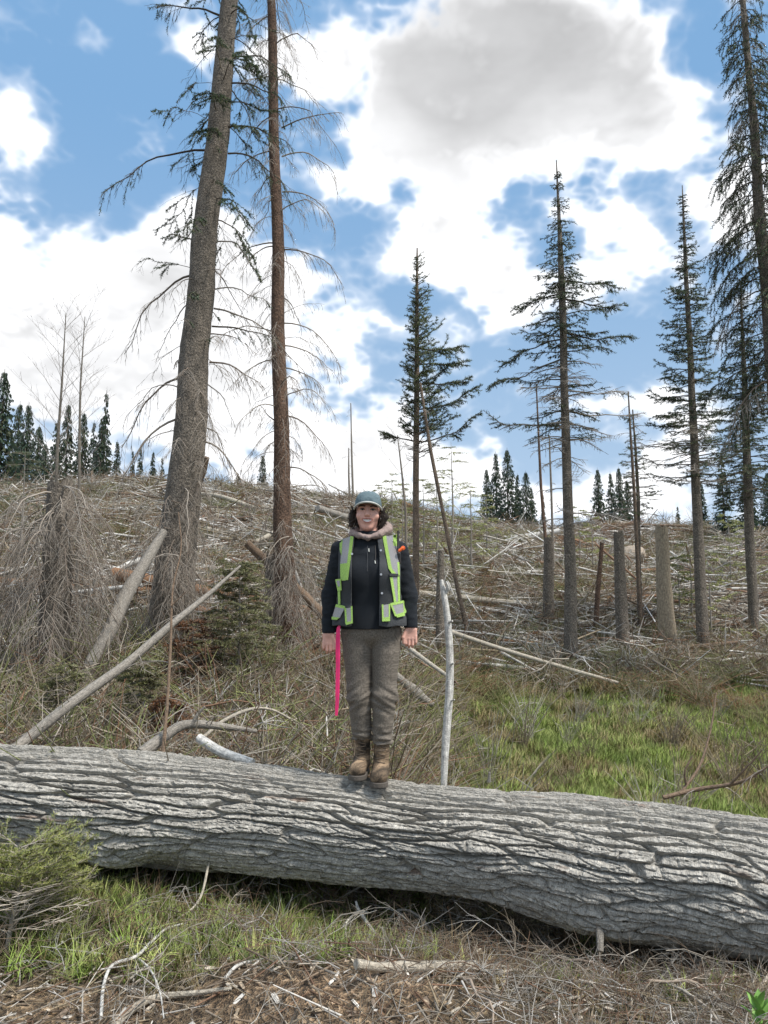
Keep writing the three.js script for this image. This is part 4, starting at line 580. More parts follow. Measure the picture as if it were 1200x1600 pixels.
// the logs left lying on the cut slope
{
  const PLACES = [[-200, 'behind the draped stump'], [130, 'just left of the leaning spruce'], [330, 'between the two big trunks'], [460, 'right of the reddish snag'], [640, 'below the slim pine'], [780, 'left of the bare-trunked spruce'], [900, 'among the tall stumps'], [1060, 'right of the barkless stump'], [1130, 'at the right edge']];
  const geos = [0, 1, 2, 3, 4].map((v) => { const q = []; for (let k = 0; k <= 7; k++) { const t = k / 7 - 0.5; q.push(V(t, 0.02 * noise(t * 3, v, 1), 0.02 * noise(t * 3, v, 9))); } const mb = new MB(); mb.tube(q, (t) => 0.5 * (1 - 0.4 * t), 8, { cap: true, wob: 0.15 }); const g = mb.geo(); return g; });
  const used = new Set();
  for (let i = 0; i < 190; i++) {
    const D = 12.5 * Math.pow(40 / 12.5, Math.pow(rnd(), 0.9)), px = rr(-60, 1260), x = D * (px - 600) / FPX, y = G(x, -D);
    const big = rnd() < 0.13, L = big ? rr(2.5, 6) : rr(1.0, 3.2), r = big ? rr(0.08, 0.14) : rr(0.03, 0.075), yaw = (rnd() < 0.72 ? rr(-0.35, 0.35) : rr(-1.4, 1.4)), mk = pick([big ? 'grey' : 'white', big ? 'grey' : 'pale', 'pale', 'grey', 'grey', 'brown', 'rust']), tilt = rr(-0.12, 0.12);
    const dx = Math.cos(yaw) * L / 2, dz = Math.sin(yaw) * L / 2, ya = G(x - dx, -D - dz), yb = G(x + dx, -D + dz), pit = Math.atan2(yb - ya, L) + tilt;
    const place = PLACES.filter((p) => px >= p[0]).pop()[1], hgt = D < 17 ? 'low on the slope' : D < 26 ? 'midway up the slope' : 'near the crest', look = { white: 'bleached', pale: 'pale', grey: 'grey', brown: 'brown', rust: 'rusty' }[mk], dir = Math.abs(yaw) < 0.35 ? (pit > 0.1 ? 'rising right' : pit < -0.1 ? 'rising left' : 'level') : 'pointing uphill';
    const size = big ? (L > 4.2 ? 'long' : 'thick') : L < 1.6 ? 'short' : L > 2.5 ? 'lengthy' : 'thin';
    let lab = `${size} ${look} ${big ? 'log' : 'pole'} ${dir} ${hgt} ${place}`;
    const m = mesh('slash_log', geos[i % 5], W[mk]); m.scale.set(L, r, r); m.scale.set(L, r * 2, r * 2); m.position.set(x, Math.max(y, (ya + yb) / 2) + r * 1.1 + rr(0, 0.12), -D); m.rotation.order = 'YZX'; m.rotation.set(rnd() * 6, -yaw, pit);
    tag(m, lab, 'log', 'logs left lying on the cut slope'); used.add(lab);
  }
}

// ================================================================ WHAT NOBODY COULD COUNT: slash, brush, grass, chips
const twigs6 = (rs) => [0, 1, 2, 3, 4, 5].map((v) => {      // dry twigs of unit length with side twigs
  const mb = new MB(), q = [], cv = rr(0.05, 0.3); for (let k = 0; k <= 5; k++) { const t = k / 5; q.push(V(t - 0.5, cv * Math.sin(t * 3) + 0.05 * noise(t * 4, v, 1), 0.12 * noise(t * 3, v, 7))); } mb.tube(q, (t) => 0.0105 * rs * (1 - 0.65 * t), 4);
  for (let s = 0; s < 5 + v; s++) { const k = 1 + Math.floor(rnd() * 4), b = q[k], l = rr(0.15, 0.42), e = V(rr(0.2, 0.8), rr(-0.7, 0.9), rr(-0.9, 0.9)).normalize(); mb.tube([b, V(b.x + e.x * l * 0.5, b.y + e.y * l * 0.55, b.z + e.z * l * 0.5), V(b.x + e.x * l, b.y + e.y * l - l * rr(-0.15, 0.3), b.z + e.z * l)], (t) => 0.0058 * rs * (1 - 0.6 * t), 3); }
  return mb.geo();
}), TWG = twigs6(1), TWF = twigs6(0.55);
const BUSH = [0, 1, 2, 3].map((v) => {                    // a clump of thin bare shoots, unit height
  const mb = new MB(); for (let i = 0; i < 16; i++) { const a = rnd() * TAU, s = rr(0.15, 0.75), h = rr(0.45, 1), q = []; for (let k = 0; k <= 4; k++) { const t = k / 4; q.push(V(Math.sin(a) * s * t * (0.6 + 0.5 * t) + 0.05 * noise(t * 3, i, v), h * t * (1 - 0.35 * s * t), Math.cos(a) * s * t * (0.6 + 0.5 * t) + 0.05 * noise(t * 3, i, v + 9))); } mb.tube(q, (t) => 0.007 * (1 - 0.7 * t), 3);
    for (let j = 0; j < 2; j++) { const k = 1 + Math.floor(rnd() * 3), b = q[k], l = rr(0.1, 0.3), e = V(rr(-1, 1), rr(-0.3, 0.9), rr(-1, 1)).normalize(); mb.tube([b, V(b.x + e.x * l, b.y + e.y * l, b.z + e.z * l)], (t) => 0.0045 * (1 - 0.5 * t), 3); } }
  return mb.geo();
});
const TUFT = [0, 1, 2, 3].map((v) => { const mb = new MB(); for (let i = 0; i < 26; i++) { const a = rnd() * TAU, s = Math.sqrt(rnd()) * 0.28; mb.blade(V(Math.cos(a * 3.1) * s, 0, Math.sin(a * 3.1) * s), V(Math.cos(a), 0, Math.sin(a)), rr(0.010, 0.020), rr(0.45, 1.05), rr(0.15, v > 1 ? 1.1 : 0.7)); } return mb.geo(); });
const CHIP = [0, 1, 2].map(() => { const g = new THREE.BoxGeometry(1, 0.12, 0.3, 3, 1, 1), p = g.attributes.position; for (let i = 0; i < p.count; i++) p.setXYZ(i, p.getX(i) * (1 + 0.3 * noise(p.getZ(i) * 9, p.getY(i) * 9, 3)), p.getY(i) + 0.1 * noise(p.getX(i) * 3, 3, p.getZ(i)), p.getZ(i) * (1 - 0.6 * Math.abs(p.getX(i)))); g.computeVertexNormals(); return g; });
const instMat = (o = {}) => std({ color: 0xffffff, roughness: 0.95, ...o });
function scatter(name, label, category, geos, mat, N, put) {
  const lists = geos.map(() => []), e = new THREE.Euler(), Q = new THREE.Quaternion();
  for (let i = 0; i < N; i++) { const r = put(i); if (!r) continue; const v = Math.floor(rnd() * geos.length); e.set(...r.rot, 'YZX'); const m = new THREE.Matrix4().compose(r.p, Q.setFromEuler(e), typeof r.s === 'number' ? V(r.s, r.s, r.s) : r.s); lists[v].push([m, r.c]); }
  const root = new THREE.Group(); root.name = numbered(name); scene.add(root); stuff(root, label, category);
  const c = new THREE.Color();
  geos.forEach((g, v) => { if (!lists[v].length) return; const im = new THREE.InstancedMesh(g, mat, lists[v].length); lists[v].forEach(([m, k], i) => { im.setMatrixAt(i, m); im.setColorAt(i, c.setRGB(k[0], k[1], k[2])); }); im.name = name + '_pieces'; im.userData.kind = 'stuff'; im.castShadow = im.receiveShadow = true; root.add(im); });
  return root;
}
const jit = (c, a = 0.2) => { const k = rr(1 - a, 1 + a); return c.map((v) => v * k); };
const WOODC = [[0.33, 0.29, 0.235], [0.25, 0.205, 0.155], [0.42, 0.385, 0.33], [0.19, 0.14, 0.095], [0.52, 0.49, 0.44], [0.20, 0.115, 0.07], [0.27, 0.215, 0.14], [0.15, 0.11, 0.075]];
const polar = (D, px) => V(D * (px - 600) / FPX, 0, -D);
const onGround = (p, up = 0) => { p.y = G(p.x, p.z) + up; return p; };
const logD = (a, b, g = 1) => a * Math.pow(b / a, Math.pow(rnd(), g));

const STICK = [0, 1, 2, 3].map((v) => { const q = []; for (let k = 0; k <= 4; k++) { const t = k / 4; q.push(V(t - 0.5, 0.05 * noise(t * 2.5, v, 3), 0.05 * noise(t * 2.5, v, 8))); } const mb = new MB(); mb.tube(q, (t) => 0.5 * (1 - 0.5 * t), 5, { cap: true }); return mb.geo(); });
scatter('slope_slash', 'litter of cut sticks and broken branches covering the cleared hillside', 'slash', STICK, instMat(), 15000, () => {
  const D = logD(12, 46, 0.75); if (D < 17 && rnd() < (17 - D) / 6) return null; const p = onGround(polar(D, rr(-220, 1420)), rr(0, 0.14) + (rnd() < 0.15 ? rr(0, 0.3) : 0)), L = rr(0.25, 1.1) * (1 + 0.03 * D) * (rnd() < 0.1 ? 2 : 1), r = rr(0.008, 0.034) * (0.6 + 0.022 * D), yaw = rnd() < 0.6 ? rr(-0.5, 0.5) : rr(-1.57, 1.57);
  if (noise(p.x * 0.45, p.z * 0.35, 2) < -0.35 && rnd() < 0.7) return null;
  const slope = (G(p.x + Math.cos(yaw) * 0.4, p.z - Math.sin(yaw) * 0.4, false) - G(p.x - Math.cos(yaw) * 0.4, p.z + Math.sin(yaw) * 0.4, false)) / 0.8;
  return { p, s: V(L, r * 2, r * 2), rot: [rnd() * 6, yaw, Math.atan(slope) + rr(-0.25, 0.25) + (rnd() < 0.1 ? rr(-0.8, 0.8) : 0)], c: jit(rnd() < 0.10 ? [0.74, 0.72, 0.68] : rnd() < 0.35 ? [0.50, 0.475, 0.43] : pick(WOODC)) };
});
scatter('slope_twigs', 'fine grey and brown twigs tangled over the cleared hillside', 'twigs', TWG, instMat(), 11000, () => {
  const D = logD(9.5, 44, 0.9), p = onGround(polar(D, rr(-220, 1420)), rr(0, 0.25)); if (rnd() < isGrass(p.x, p.z) * 1.3) return null; return { p, s: rr(0.5, 1.5) * (0.7 + 0.02 * D), rot: [rnd() * 6, rnd() * 6, rr(-0.5, 0.9)], c: jit(pick(WOODC), 0.3) };
});
scatter('slope_undergrowth', 'low dry olive and straw-coloured growth among the slash on the hillside', 'undergrowth', BUSH, instMat(), 7500, () => {
  const D = logD(10, 48, 0.8), p = onGround(polar(D, rr(-220, 1420)), -0.03); if (noise(p.x * 0.3, p.z * 0.25, 7) < -0.1) return null; const s = rr(0.3, 0.75) * (0.8 + 0.02 * D); return { p, s: V(s * 1.3, s * 0.8, s * 1.3), rot: [0, rnd() * 6, rr(-0.2, 0.2)], c: jit(pick([[0.21, 0.165, 0.09], [0.19, 0.195, 0.075], [0.26, 0.21, 0.125], [0.24, 0.125, 0.065], [0.15, 0.165, 0.07], [0.22, 0.23, 0.085]]), 0.3) };
});
scatter('brush', 'thicket of bare grey-tan shoots and dead weeds behind the left half of the log', 'brush', BUSH, instMat(), 3000, () => {
  const D = logD(5.1, 11, 1.1), px = rr(-300, 720), p = onGround(polar(D, px), -0.04); if (rnd() < isGrass(p.x, p.z) * 1.2) return null; const s = rr(0.3, 0.72) * (rnd() < 0.12 ? 1.6 : 1); return { p, s: V(s * 1.1, s, s * 1.1), rot: [0, rnd() * 6, rr(-0.25, 0.25)], c: jit(pick([[0.27, 0.225, 0.16], [0.22, 0.17, 0.11], [0.34, 0.295, 0.23], [0.21, 0.115, 0.065], [0.22, 0.225, 0.085], [0.18, 0.20, 0.075]]), 0.3) };
});
scatter('brush_twigs', 'loose dead twigs lying through the thicket behind the log', 'twigs', TWG, instMat(), 3200, () => {
  const D = logD(5.0, 11, 1.0), px = rr(-300, 1000), p = onGround(polar(D, px), rr(0, 0.45) * (1 - isGrass(D * (px - 600) / FPX, -D))); if (rnd() < isGrass(p.x, p.z) * 1.0 || (px > 620 && rnd() < (px - 620) / 350)) return null; return { p, s: rr(0.3, 1.0), rot: [rnd() * 6, rnd() * 6, rr(-0.6, 1.0)], c: jit(pick(WOODC), 0.25) };
});
scatter('weed_stems', 'thin tall dry stems and leafless shoots standing round the grassy clearing', 'weeds', BUSH, instMat(), 240, () => {
  const D = rr(5.2, 14), px = rr(660, 1350), p = onGround(polar(D, px), -0.05); if (noise(p.x * 0.9, p.z * 0.9, 3) < 0.05) return null; const s = rr(0.4, 1.1); return { p, s: V(s * 0.55, s, s * 0.55), rot: [0, rnd() * 6, rr(-0.2, 0.2)], c: jit(pick([[0.26, 0.21, 0.145], [0.20, 0.15, 0.10], [0.36, 0.33, 0.27]]), 0.3) };
});
const GRN = [[0.25, 0.32, 0.09], [0.31, 0.37, 0.11], [0.38, 0.41, 0.14], [0.20, 0.25, 0.075], [0.26, 0.37, 0.08]], STRAW = [[0.33, 0.265, 0.135], [0.26, 0.205, 0.10], [0.39, 0.325, 0.18], [0.20, 0.145, 0.07]];
const bladeMat = () => new THREE.MeshPhysicalMaterial({ color: 0xffffff, roughness: 0.8, side: THREE.DoubleSide, specularIntensity: 0.4 });
scatter('grass', 'short green and straw-coloured grass in the clearing behind the right half of the log', 'grass', TUFT, bladeMat(), 26000, () => {
  const D = logD(4.9, 13.5, 1.05), px = rr(560, 1500), p = onGround(polar(D, px), -0.01); const g = isGrass(p.x, p.z); if (rnd() > g + 0.12) return null; const dry = noise(p.x * 1.3, p.z * 1.1, 4) + 0.35 * noise(p.x * 4, p.z * 4, 1) + (D < 6 ? 0.25 : 0); const green = rnd() < 0.66 - dry * 1.15; const s = green ? rr(0.09, 0.19) : rr(0.08, 0.2); return { p, s: V(s * 1.2, s, s * 1.2), rot: [rr(-0.2, 0.2), rnd() * 6, rr(-0.2, 0.2)], c: jit(pick(green ? GRN : STRAW), 0.25) };
});
scatter('dry_grass', 'dry straw grass growing through the brush behind the log and up the bank', 'grass', TUFT, bladeMat(), 9000, () => {
  const D = logD(4.9, 16, 1.0), px = rr(-300, 1500), p = onGround(polar(D, px), -0.01); if (rnd() < isGrass(p.x, p.z)) return null; const s = rr(0.12, 0.36), gr = rnd() < 0.36; return { p, s: V(s * 1.1, s, s * 1.1), rot: [rr(-0.3, 0.3), rnd() * 6, rr(-0.3, 0.3)], c: jit(pick(gr ? [[0.17, 0.21, 0.055], [0.24, 0.26, 0.08], [0.13, 0.19, 0.05]] : [...STRAW, [0.22, 0.15, 0.09]]), 0.3) };
});
// ---- before the log
const FX = () => rr(-2.35, 2.5);
scatter('foreground_twigs', 'tangle of grey dead twigs littering the ground in front of and under the log', 'twigs', TWF, instMat(), 4200, () => {
  const z = -logD(2.7, 5.2, 0.9), x = FX(), dens = 0.35 + 0.65 * sstep(-1.2, 0.6, x + noise(x * 1.5, z * 3, 4) * 0.8); if (rnd() > dens || rnd() < isSoil(x, z) * 0.75) return null; const p = onGround(V(x, 0, z), rr(0, 0.10)); return { p, s: rr(0.12, 0.5), rot: [rnd() * 6, rnd() * 6, rr(-0.45, 0.55)], c: jit(pick(WOODC).map((v) => v * 0.8), 0.35) };
});
scatter('foreground_sticks', 'small broken sticks and splinters strewn over the soil at the bottom', 'sticks', STICK, instMat(), 1700, () => {
  const z = -logD(2.7, 5.0, 0.8), p = onGround(V(FX(), 0, z), rr(0, 0.05)); const L = rr(0.05, 0.30), r = rr(0.0018, 0.0055); return { p, s: V(L, r * 2, r * 2), rot: [rnd() * 6, rnd() * 6, rr(-0.3, 0.4)], c: jit(pick(WOODC), 0.3) };
});
scatter('wood_chips', 'pale wood chips and bark scraps scattered over the soil at the bottom', 'chips', CHIP, instMat(), 1000, () => {
  const z = -rr(2.8, 4.3), x = FX(), p = onGround(V(x, 0, z), 0.005); const L = rr(0.012, 0.07); return { p, s: V(L, L * rr(0.5, 1), L * rr(0.6, 1.4)), rot: [rr(-0.6, 0.6), rnd() * 6, rr(-0.6, 0.6)], c: jit(pick([[0.42, 0.33, 0.23], [0.56, 0.49, 0.39], [0.32, 0.24, 0.165], [0.70, 0.66, 0.59], [0.24, 0.18, 0.13]]), 0.2) };
});
scatter('foreground_grass', 'patches of fresh green grass and straw in front of the log at the left', 'grass', TUFT, bladeMat(), 4200, () => {
  const x = FX(), z = -rr(3.2, 5.4), n = noise(x * 2.1, z * 2.6, 6) + 0.85 * sstep(1.2, -1.0, x) - 0.9 * isSoil(x, z) - (z > -3.5 ? 0.35 : 0); if ((n < 0.05 && rnd() < 0.72) || (x > 0.2 && rnd() < 0.66) || rnd() < isSoil(x, z) * 1.5) return null; const p = onGround(V(x, 0, z), -0.005), green = n > 0.22 && rnd() < 0.75, s = green ? rr(0.06, 0.15) : rr(0.04, 0.13); return { p, s: V(s * 1.2, s, s * 1.2), rot: [rr(-0.5, 0.5), rnd() * 6, rr(-0.5, 0.5)], c: jit(pick(green ? GRN : STRAW), 0.25) };
});
// ---- the small conifer at the bottom left, half bare
{
  const o = onGround(polar(3.62, 42)), root = thing('conifer_sapling', 'half-bare conifer sapling with pale twigs and yellow-green needles, bottom left before the log', 'sapling', o), tk = new MB(), top = at(48, 1318, 3.62).y - o.y;
  tk.tube(smoothPath([V(0, -0.05, 0), V(0.02, top * 0.3, 0), V(0.05, top * 0.55, 0.01), V(0.035, top, 0)]), (t) => 0.013 * (1 - 0.8 * t), 8, { wob: 0.15 }); mesh('trunk', tk.geo(), W.grey, root);
  for (let i = 0; i < 46; i++) { const f = lerp(0.2, 0.98, i / 46), az = i * 2.4 + rr(-0.4, 0.4), live = f > 0.5 ? 0.9 : (Math.sin(az) < -0.3 || Math.cos(az) > 0.5 ? 0.25 : 0.0); addBranch(root, o, { base: V(o.x + 0.045 * Math.min(1, f * 1.8), o.y + top * f, o.z), az, L: lerp(0.42, 0.16, f) * rr(0.7, 1.2), rise: rr(0.2, 0.7), droop: rr(0, 0.3), tip: 0.1, r: 0.0042, segs: 6, twigs: 11, twig: 0.15, hang: 0, leafy: live, from: 0.15, pal: GREENS.yellow, per: 330, nl: 0.023, nw: 0.0026, sub: 2, tr: 0.0016, wob: 0.12 }, live ? M.deadTwig : M.paleTwig ??= std({ color: new THREE.Color(0.55, 0.49, 0.41), vertexColors: true })); }
}
for (const [px, py, D, h, lab, n] of [[118, 1385, 4.0, 0.34, 'yellow-green conifer twig tuft right of the half-bare sapling, against the log', 20], [5, 1360, 3.75, 0.36, 'green conifer sapling tip at the left edge in front of the log', 18], [75, 1375, 3.95, 0.30, 'low green conifer seedling between the half-bare sapling and the log', 18]]) {
  const b = onGround(polar(D, px)), root = thing('conifer_seedling', lab, 'seedling', b), tk = new MB(), hh = Math.max(h, at(px, py, D).y - b.y + 0.1); tk.tube([V(0, -0.03, 0), V(0.01, hh * 0.5, 0), V(0, hh, 0)], (t) => 0.006 * (1 - 0.7 * t), 6); mesh('trunk', tk.geo(), W.grey, root);
  for (let i = 0; i < n; i++) { const f = lerp(0.25, 0.97, i / n); addBranch(root, b, { base: V(b.x, b.y + hh * f, b.z), az: i * 2.4, L: lerp(0.26, 0.08, f) * rr(0.8, 1.2), rise: rr(0.2, 0.6), droop: 0.2, r: 0.003, segs: 5, twigs: 9, twig: 0.1, hang: 0, leafy: 1, from: 0.1, pal: GREENS.yellow, per: 330, nl: 0.023, nw: 0.0026, sub: 2, tr: 0.0014 }, M.deadTwig); }
}
{ // the leafy green shoot at the bottom right corner
  const b = at(1188, 1612, 3.25), root = thing('green_shoot', 'fresh green leafy shoot at the bottom right corner', 'plant', b), lm = new THREE.MeshPhysicalMaterial({ color: new THREE.Color(0.20, 0.36, 0.085), roughness: 0.6, side: THREE.DoubleSide, specularIntensity: 0.5 });
  const st = new MB(); st.tube([V(0, -0.15, 0), V(0, 0.06, 0), V(-0.01, 0.13, 0)], () => 0.005, 6); mesh('stem', st.geo(), lm, root);
  for (let i = 0; i < 12; i++) { const mb = new MB(), a = i * 2.4, n = 7, L = rr(0.07, 0.12), up = lerp(0.6, 1.5, i / 12), y0 = 0.0 + 0.008 * i; for (let k = 0; k <= n; k++) { const t = k / n, w = 0.019 * Math.sin(Math.PI * Math.pow(t, 0.75)), out = L * t * Math.cos(up * (1 - 0.2 * t)), y = y0 + L * t * Math.sin(up * (1 - 0.25 * t)); for (const s of [-1, 0, 1]) mb.v(Math.cos(a) * out - Math.sin(a) * w * s, y + (s ? 0.004 : 0), Math.sin(a) * out + Math.cos(a) * w * s, 0, 1, 0.3, 0, 0); } for (let k = 0; k < n; k++) for (let s = 0; s < 2; s++) { const q = k * 3 + s; mb.i.push(q, q + 1, q + 3, q + 1, q + 4, q + 3); } mesh('leaf', mb.geo(true), lm, root); }
}

scatter('dead_needle_clumps', 'heaps of brown dead twigs and needles matted together in front of the log', 'debris', BUSH, instMat(), 420, () => {
  const x = rr(-1.1, 2.4), z = -rr(3.5, 4.7), p = onGround(V(x, 0, z), -0.02); if (noise(x * 2.2, z * 2.2, 12) < 0.0) return null; const s = rr(0.08, 0.22); return { p, s: V(s * 1.3, s * 0.8, s * 1.3), rot: [rr(-0.8, 0.8), rnd() * 6, rr(-0.8, 0.8)], c: jit(pick([[0.20, 0.12, 0.07], [0.27, 0.17, 0.095], [0.15, 0.11, 0.075], [0.32, 0.235, 0.13]]), 0.3) };
});

for (let i = 0; i < 18; i++) { // larger dead branches lying in the tangle below the right half of the log
  const o = onGround(V(rr(-0.2, 2.2), 0, -rr(3.45, 4.35)), rr(0.01, 0.08)), right = o.x > 1.3 ? 'right' : o.x > 0.5 ? 'middle' : 'left', close = o.z > -3.85 ? 'nearer the camera' : 'closer to the log', shade = i % 3 ? 'grey' : 'brown';
  const root = thing('dead_branch', `${shade} dead branch, ${right} part of the debris heap below the log, ${close}`, 'branch', o, 'dead branches in the debris heap below the log'), w = new MB();
  branch({ base: V(0, 0, 0), az: rnd() * TAU, L: rr(0.35, 0.8), rise: rr(0.05, 0.5), droop: rr(0.2, 0.8), r: rr(0.005, 0.010), segs: 9, twigs: Math.round(rr(6, 12)), twig: rr(0.12, 0.3), hang: rr(0, 0.4), sub: 2, tr: 0.0024, wob: 0.22 }, w, null); mesh('limb', w.geo(), shade === 'grey' ? M.paleTwig : M.deadTwig, root);
}
// ================================================================ THE PERSON ON THE LOG
// figures are meshed from distance fields (metres, y up from the soles, z towards the camera)
const smin = (a, b, k) => { const h = clamp(0.5 + 0.5 * (b - a) / k, 0, 1); return lerp(b, a, h) - k * h * (1 - h); };
const smax = (a, b, k) => -smin(-a, -b, k);
function cap(x, y, z, a, b, ra, rb) { const bx = b[0] - a[0], by = b[1] - a[1], bz = b[2] - a[2], px = x - a[0], py = y - a[1], pz = z - a[2], t = clamp((px * bx + py * by + pz * bz) / (bx * bx + by * by + bz * bz), 0, 1), dx = px - bx * t, dy = py - by * t, dz = pz - bz * t; return Math.sqrt(dx * dx + dy * dy + dz * dz) - lerp(ra, rb, t); }
function ell(x, y, z, c, r) { const a = (x - c[0]) / r[0], b = (y - c[1]) / r[1], d = (z - c[2]) / r[2], k0 = Math.sqrt(a * a + b * b + d * d), k1 = Math.sqrt((a / r[0]) ** 2 + (b / r[1]) ** 2 + (d / r[2]) ** 2); return k1 < 1e-9 ? -Math.min(...r) : k0 * (k0 - 1) / k1; }
function rbox(x, y, z, c, h, r) { const a = Math.abs(x - c[0]) - h[0] + r, b = Math.abs(y - c[1]) - h[1] + r, d = Math.abs(z - c[2]) - h[2] + r; return Math.hypot(Math.max(a, 0), Math.max(b, 0), Math.max(d, 0)) + Math.min(Math.max(a, b, d), 0) - r; }
function netMesh(f, lo, hi, cell) {                       // surface nets over a box
  const nx = Math.ceil((hi[0] - lo[0]) / cell) + 1, ny = Math.ceil((hi[1] - lo[1]) / cell) + 1, nz = Math.ceil((hi[2] - lo[2]) / cell) + 1, F = new Float32Array(nx * ny * nz), at3 = (i, j, k) => (k * ny + j) * nx + i;
  for (let k = 0; k < nz; k++) for (let j = 0; j < ny; j++) for (let i = 0; i < nx; i++) F[at3(i, j, k)] = f(lo[0] + i * cell, lo[1] + j * cell, lo[2] + k * cell);
  const idx = new Int32Array(nx * ny * nz).fill(-1), P = [], N = [], I = [], e = cell * 0.35;
  for (let k = 0; k < nz - 1; k++) for (let j = 0; j < ny - 1; j++) for (let i = 0; i < nx - 1; i++) {
    let n = 0, sx = 0, sy = 0, sz = 0, m = 0; const v = [];
    for (let c = 0; c < 8; c++) { const q = F[at3(i + (c & 1), j + (c >> 1 & 1), k + (c >> 2))]; v.push(q); if (q < 0) m++; }
    if (m === 0 || m === 8) continue;
    for (let a = 0; a < 8; a++) for (const b of [a | 1, a | 2, a | 4]) { if (b === a || (v[a] < 0) === (v[b] < 0)) continue; const t = v[a] / (v[a] - v[b]); sx += lerp(a & 1, b & 1, t); sy += lerp(a >> 1 & 1, b >> 1 & 1, t); sz += lerp(a >> 2, b >> 2, t); n++; }
    const x = lo[0] + (i + sx / n) * cell, y = lo[1] + (j + sy / n) * cell, z = lo[2] + (k + sz / n) * cell; idx[at3(i, j, k)] = P.length / 3; P.push(x, y, z);
    const gx = f(x + e, y, z) - f(x - e, y, z), gy = f(x, y + e, z) - f(x, y - e, z), gz = f(x, y, z + e) - f(x, y, z - e), l = Math.hypot(gx, gy, gz) || 1; N.push(gx / l, gy / l, gz / l);
  }
  for (let k = 1; k < nz - 1; k++) for (let j = 1; j < ny - 1; j++) for (let i = 1; i < nx - 1; i++) { const a = F[at3(i, j, k)] < 0;
    for (const [b, q] of [[F[at3(i + 1, j, k)] < 0, [[i, j - 1, k - 1], [i, j, k - 1], [i, j, k], [i, j - 1, k]]], [F[at3(i, j + 1, k)] < 0, [[i - 1, j, k - 1], [i - 1, j, k], [i, j, k], [i, j, k - 1]]], [F[at3(i, j, k + 1)] < 0, [[i - 1, j - 1, k], [i, j - 1, k], [i, j, k], [i - 1, j, k]]]]) { if (a === b) continue; const w = q.map((c) => idx[at3(...c)]); if (w.some((c) => c < 0)) continue; if (a) I.push(w[0], w[1], w[2], w[0], w[2], w[3]); else I.push(w[0], w[2], w[1], w[0], w[3], w[2]); } }
  const g = new THREE.BufferGeometry(); g.setAttribute('position', new THREE.Float32BufferAttribute(P, 3)); g.setAttribute('normal', new THREE.Float32BufferAttribute(N, 3)); g.setAttribute('uv', new THREE.Float32BufferAttribute(P.flatMap((_, i) => i % 3 ? [] : [P[i] + P[i + 2] * 0.7, P[i + 1]]), 2)); g.setIndex(I); return g;
}
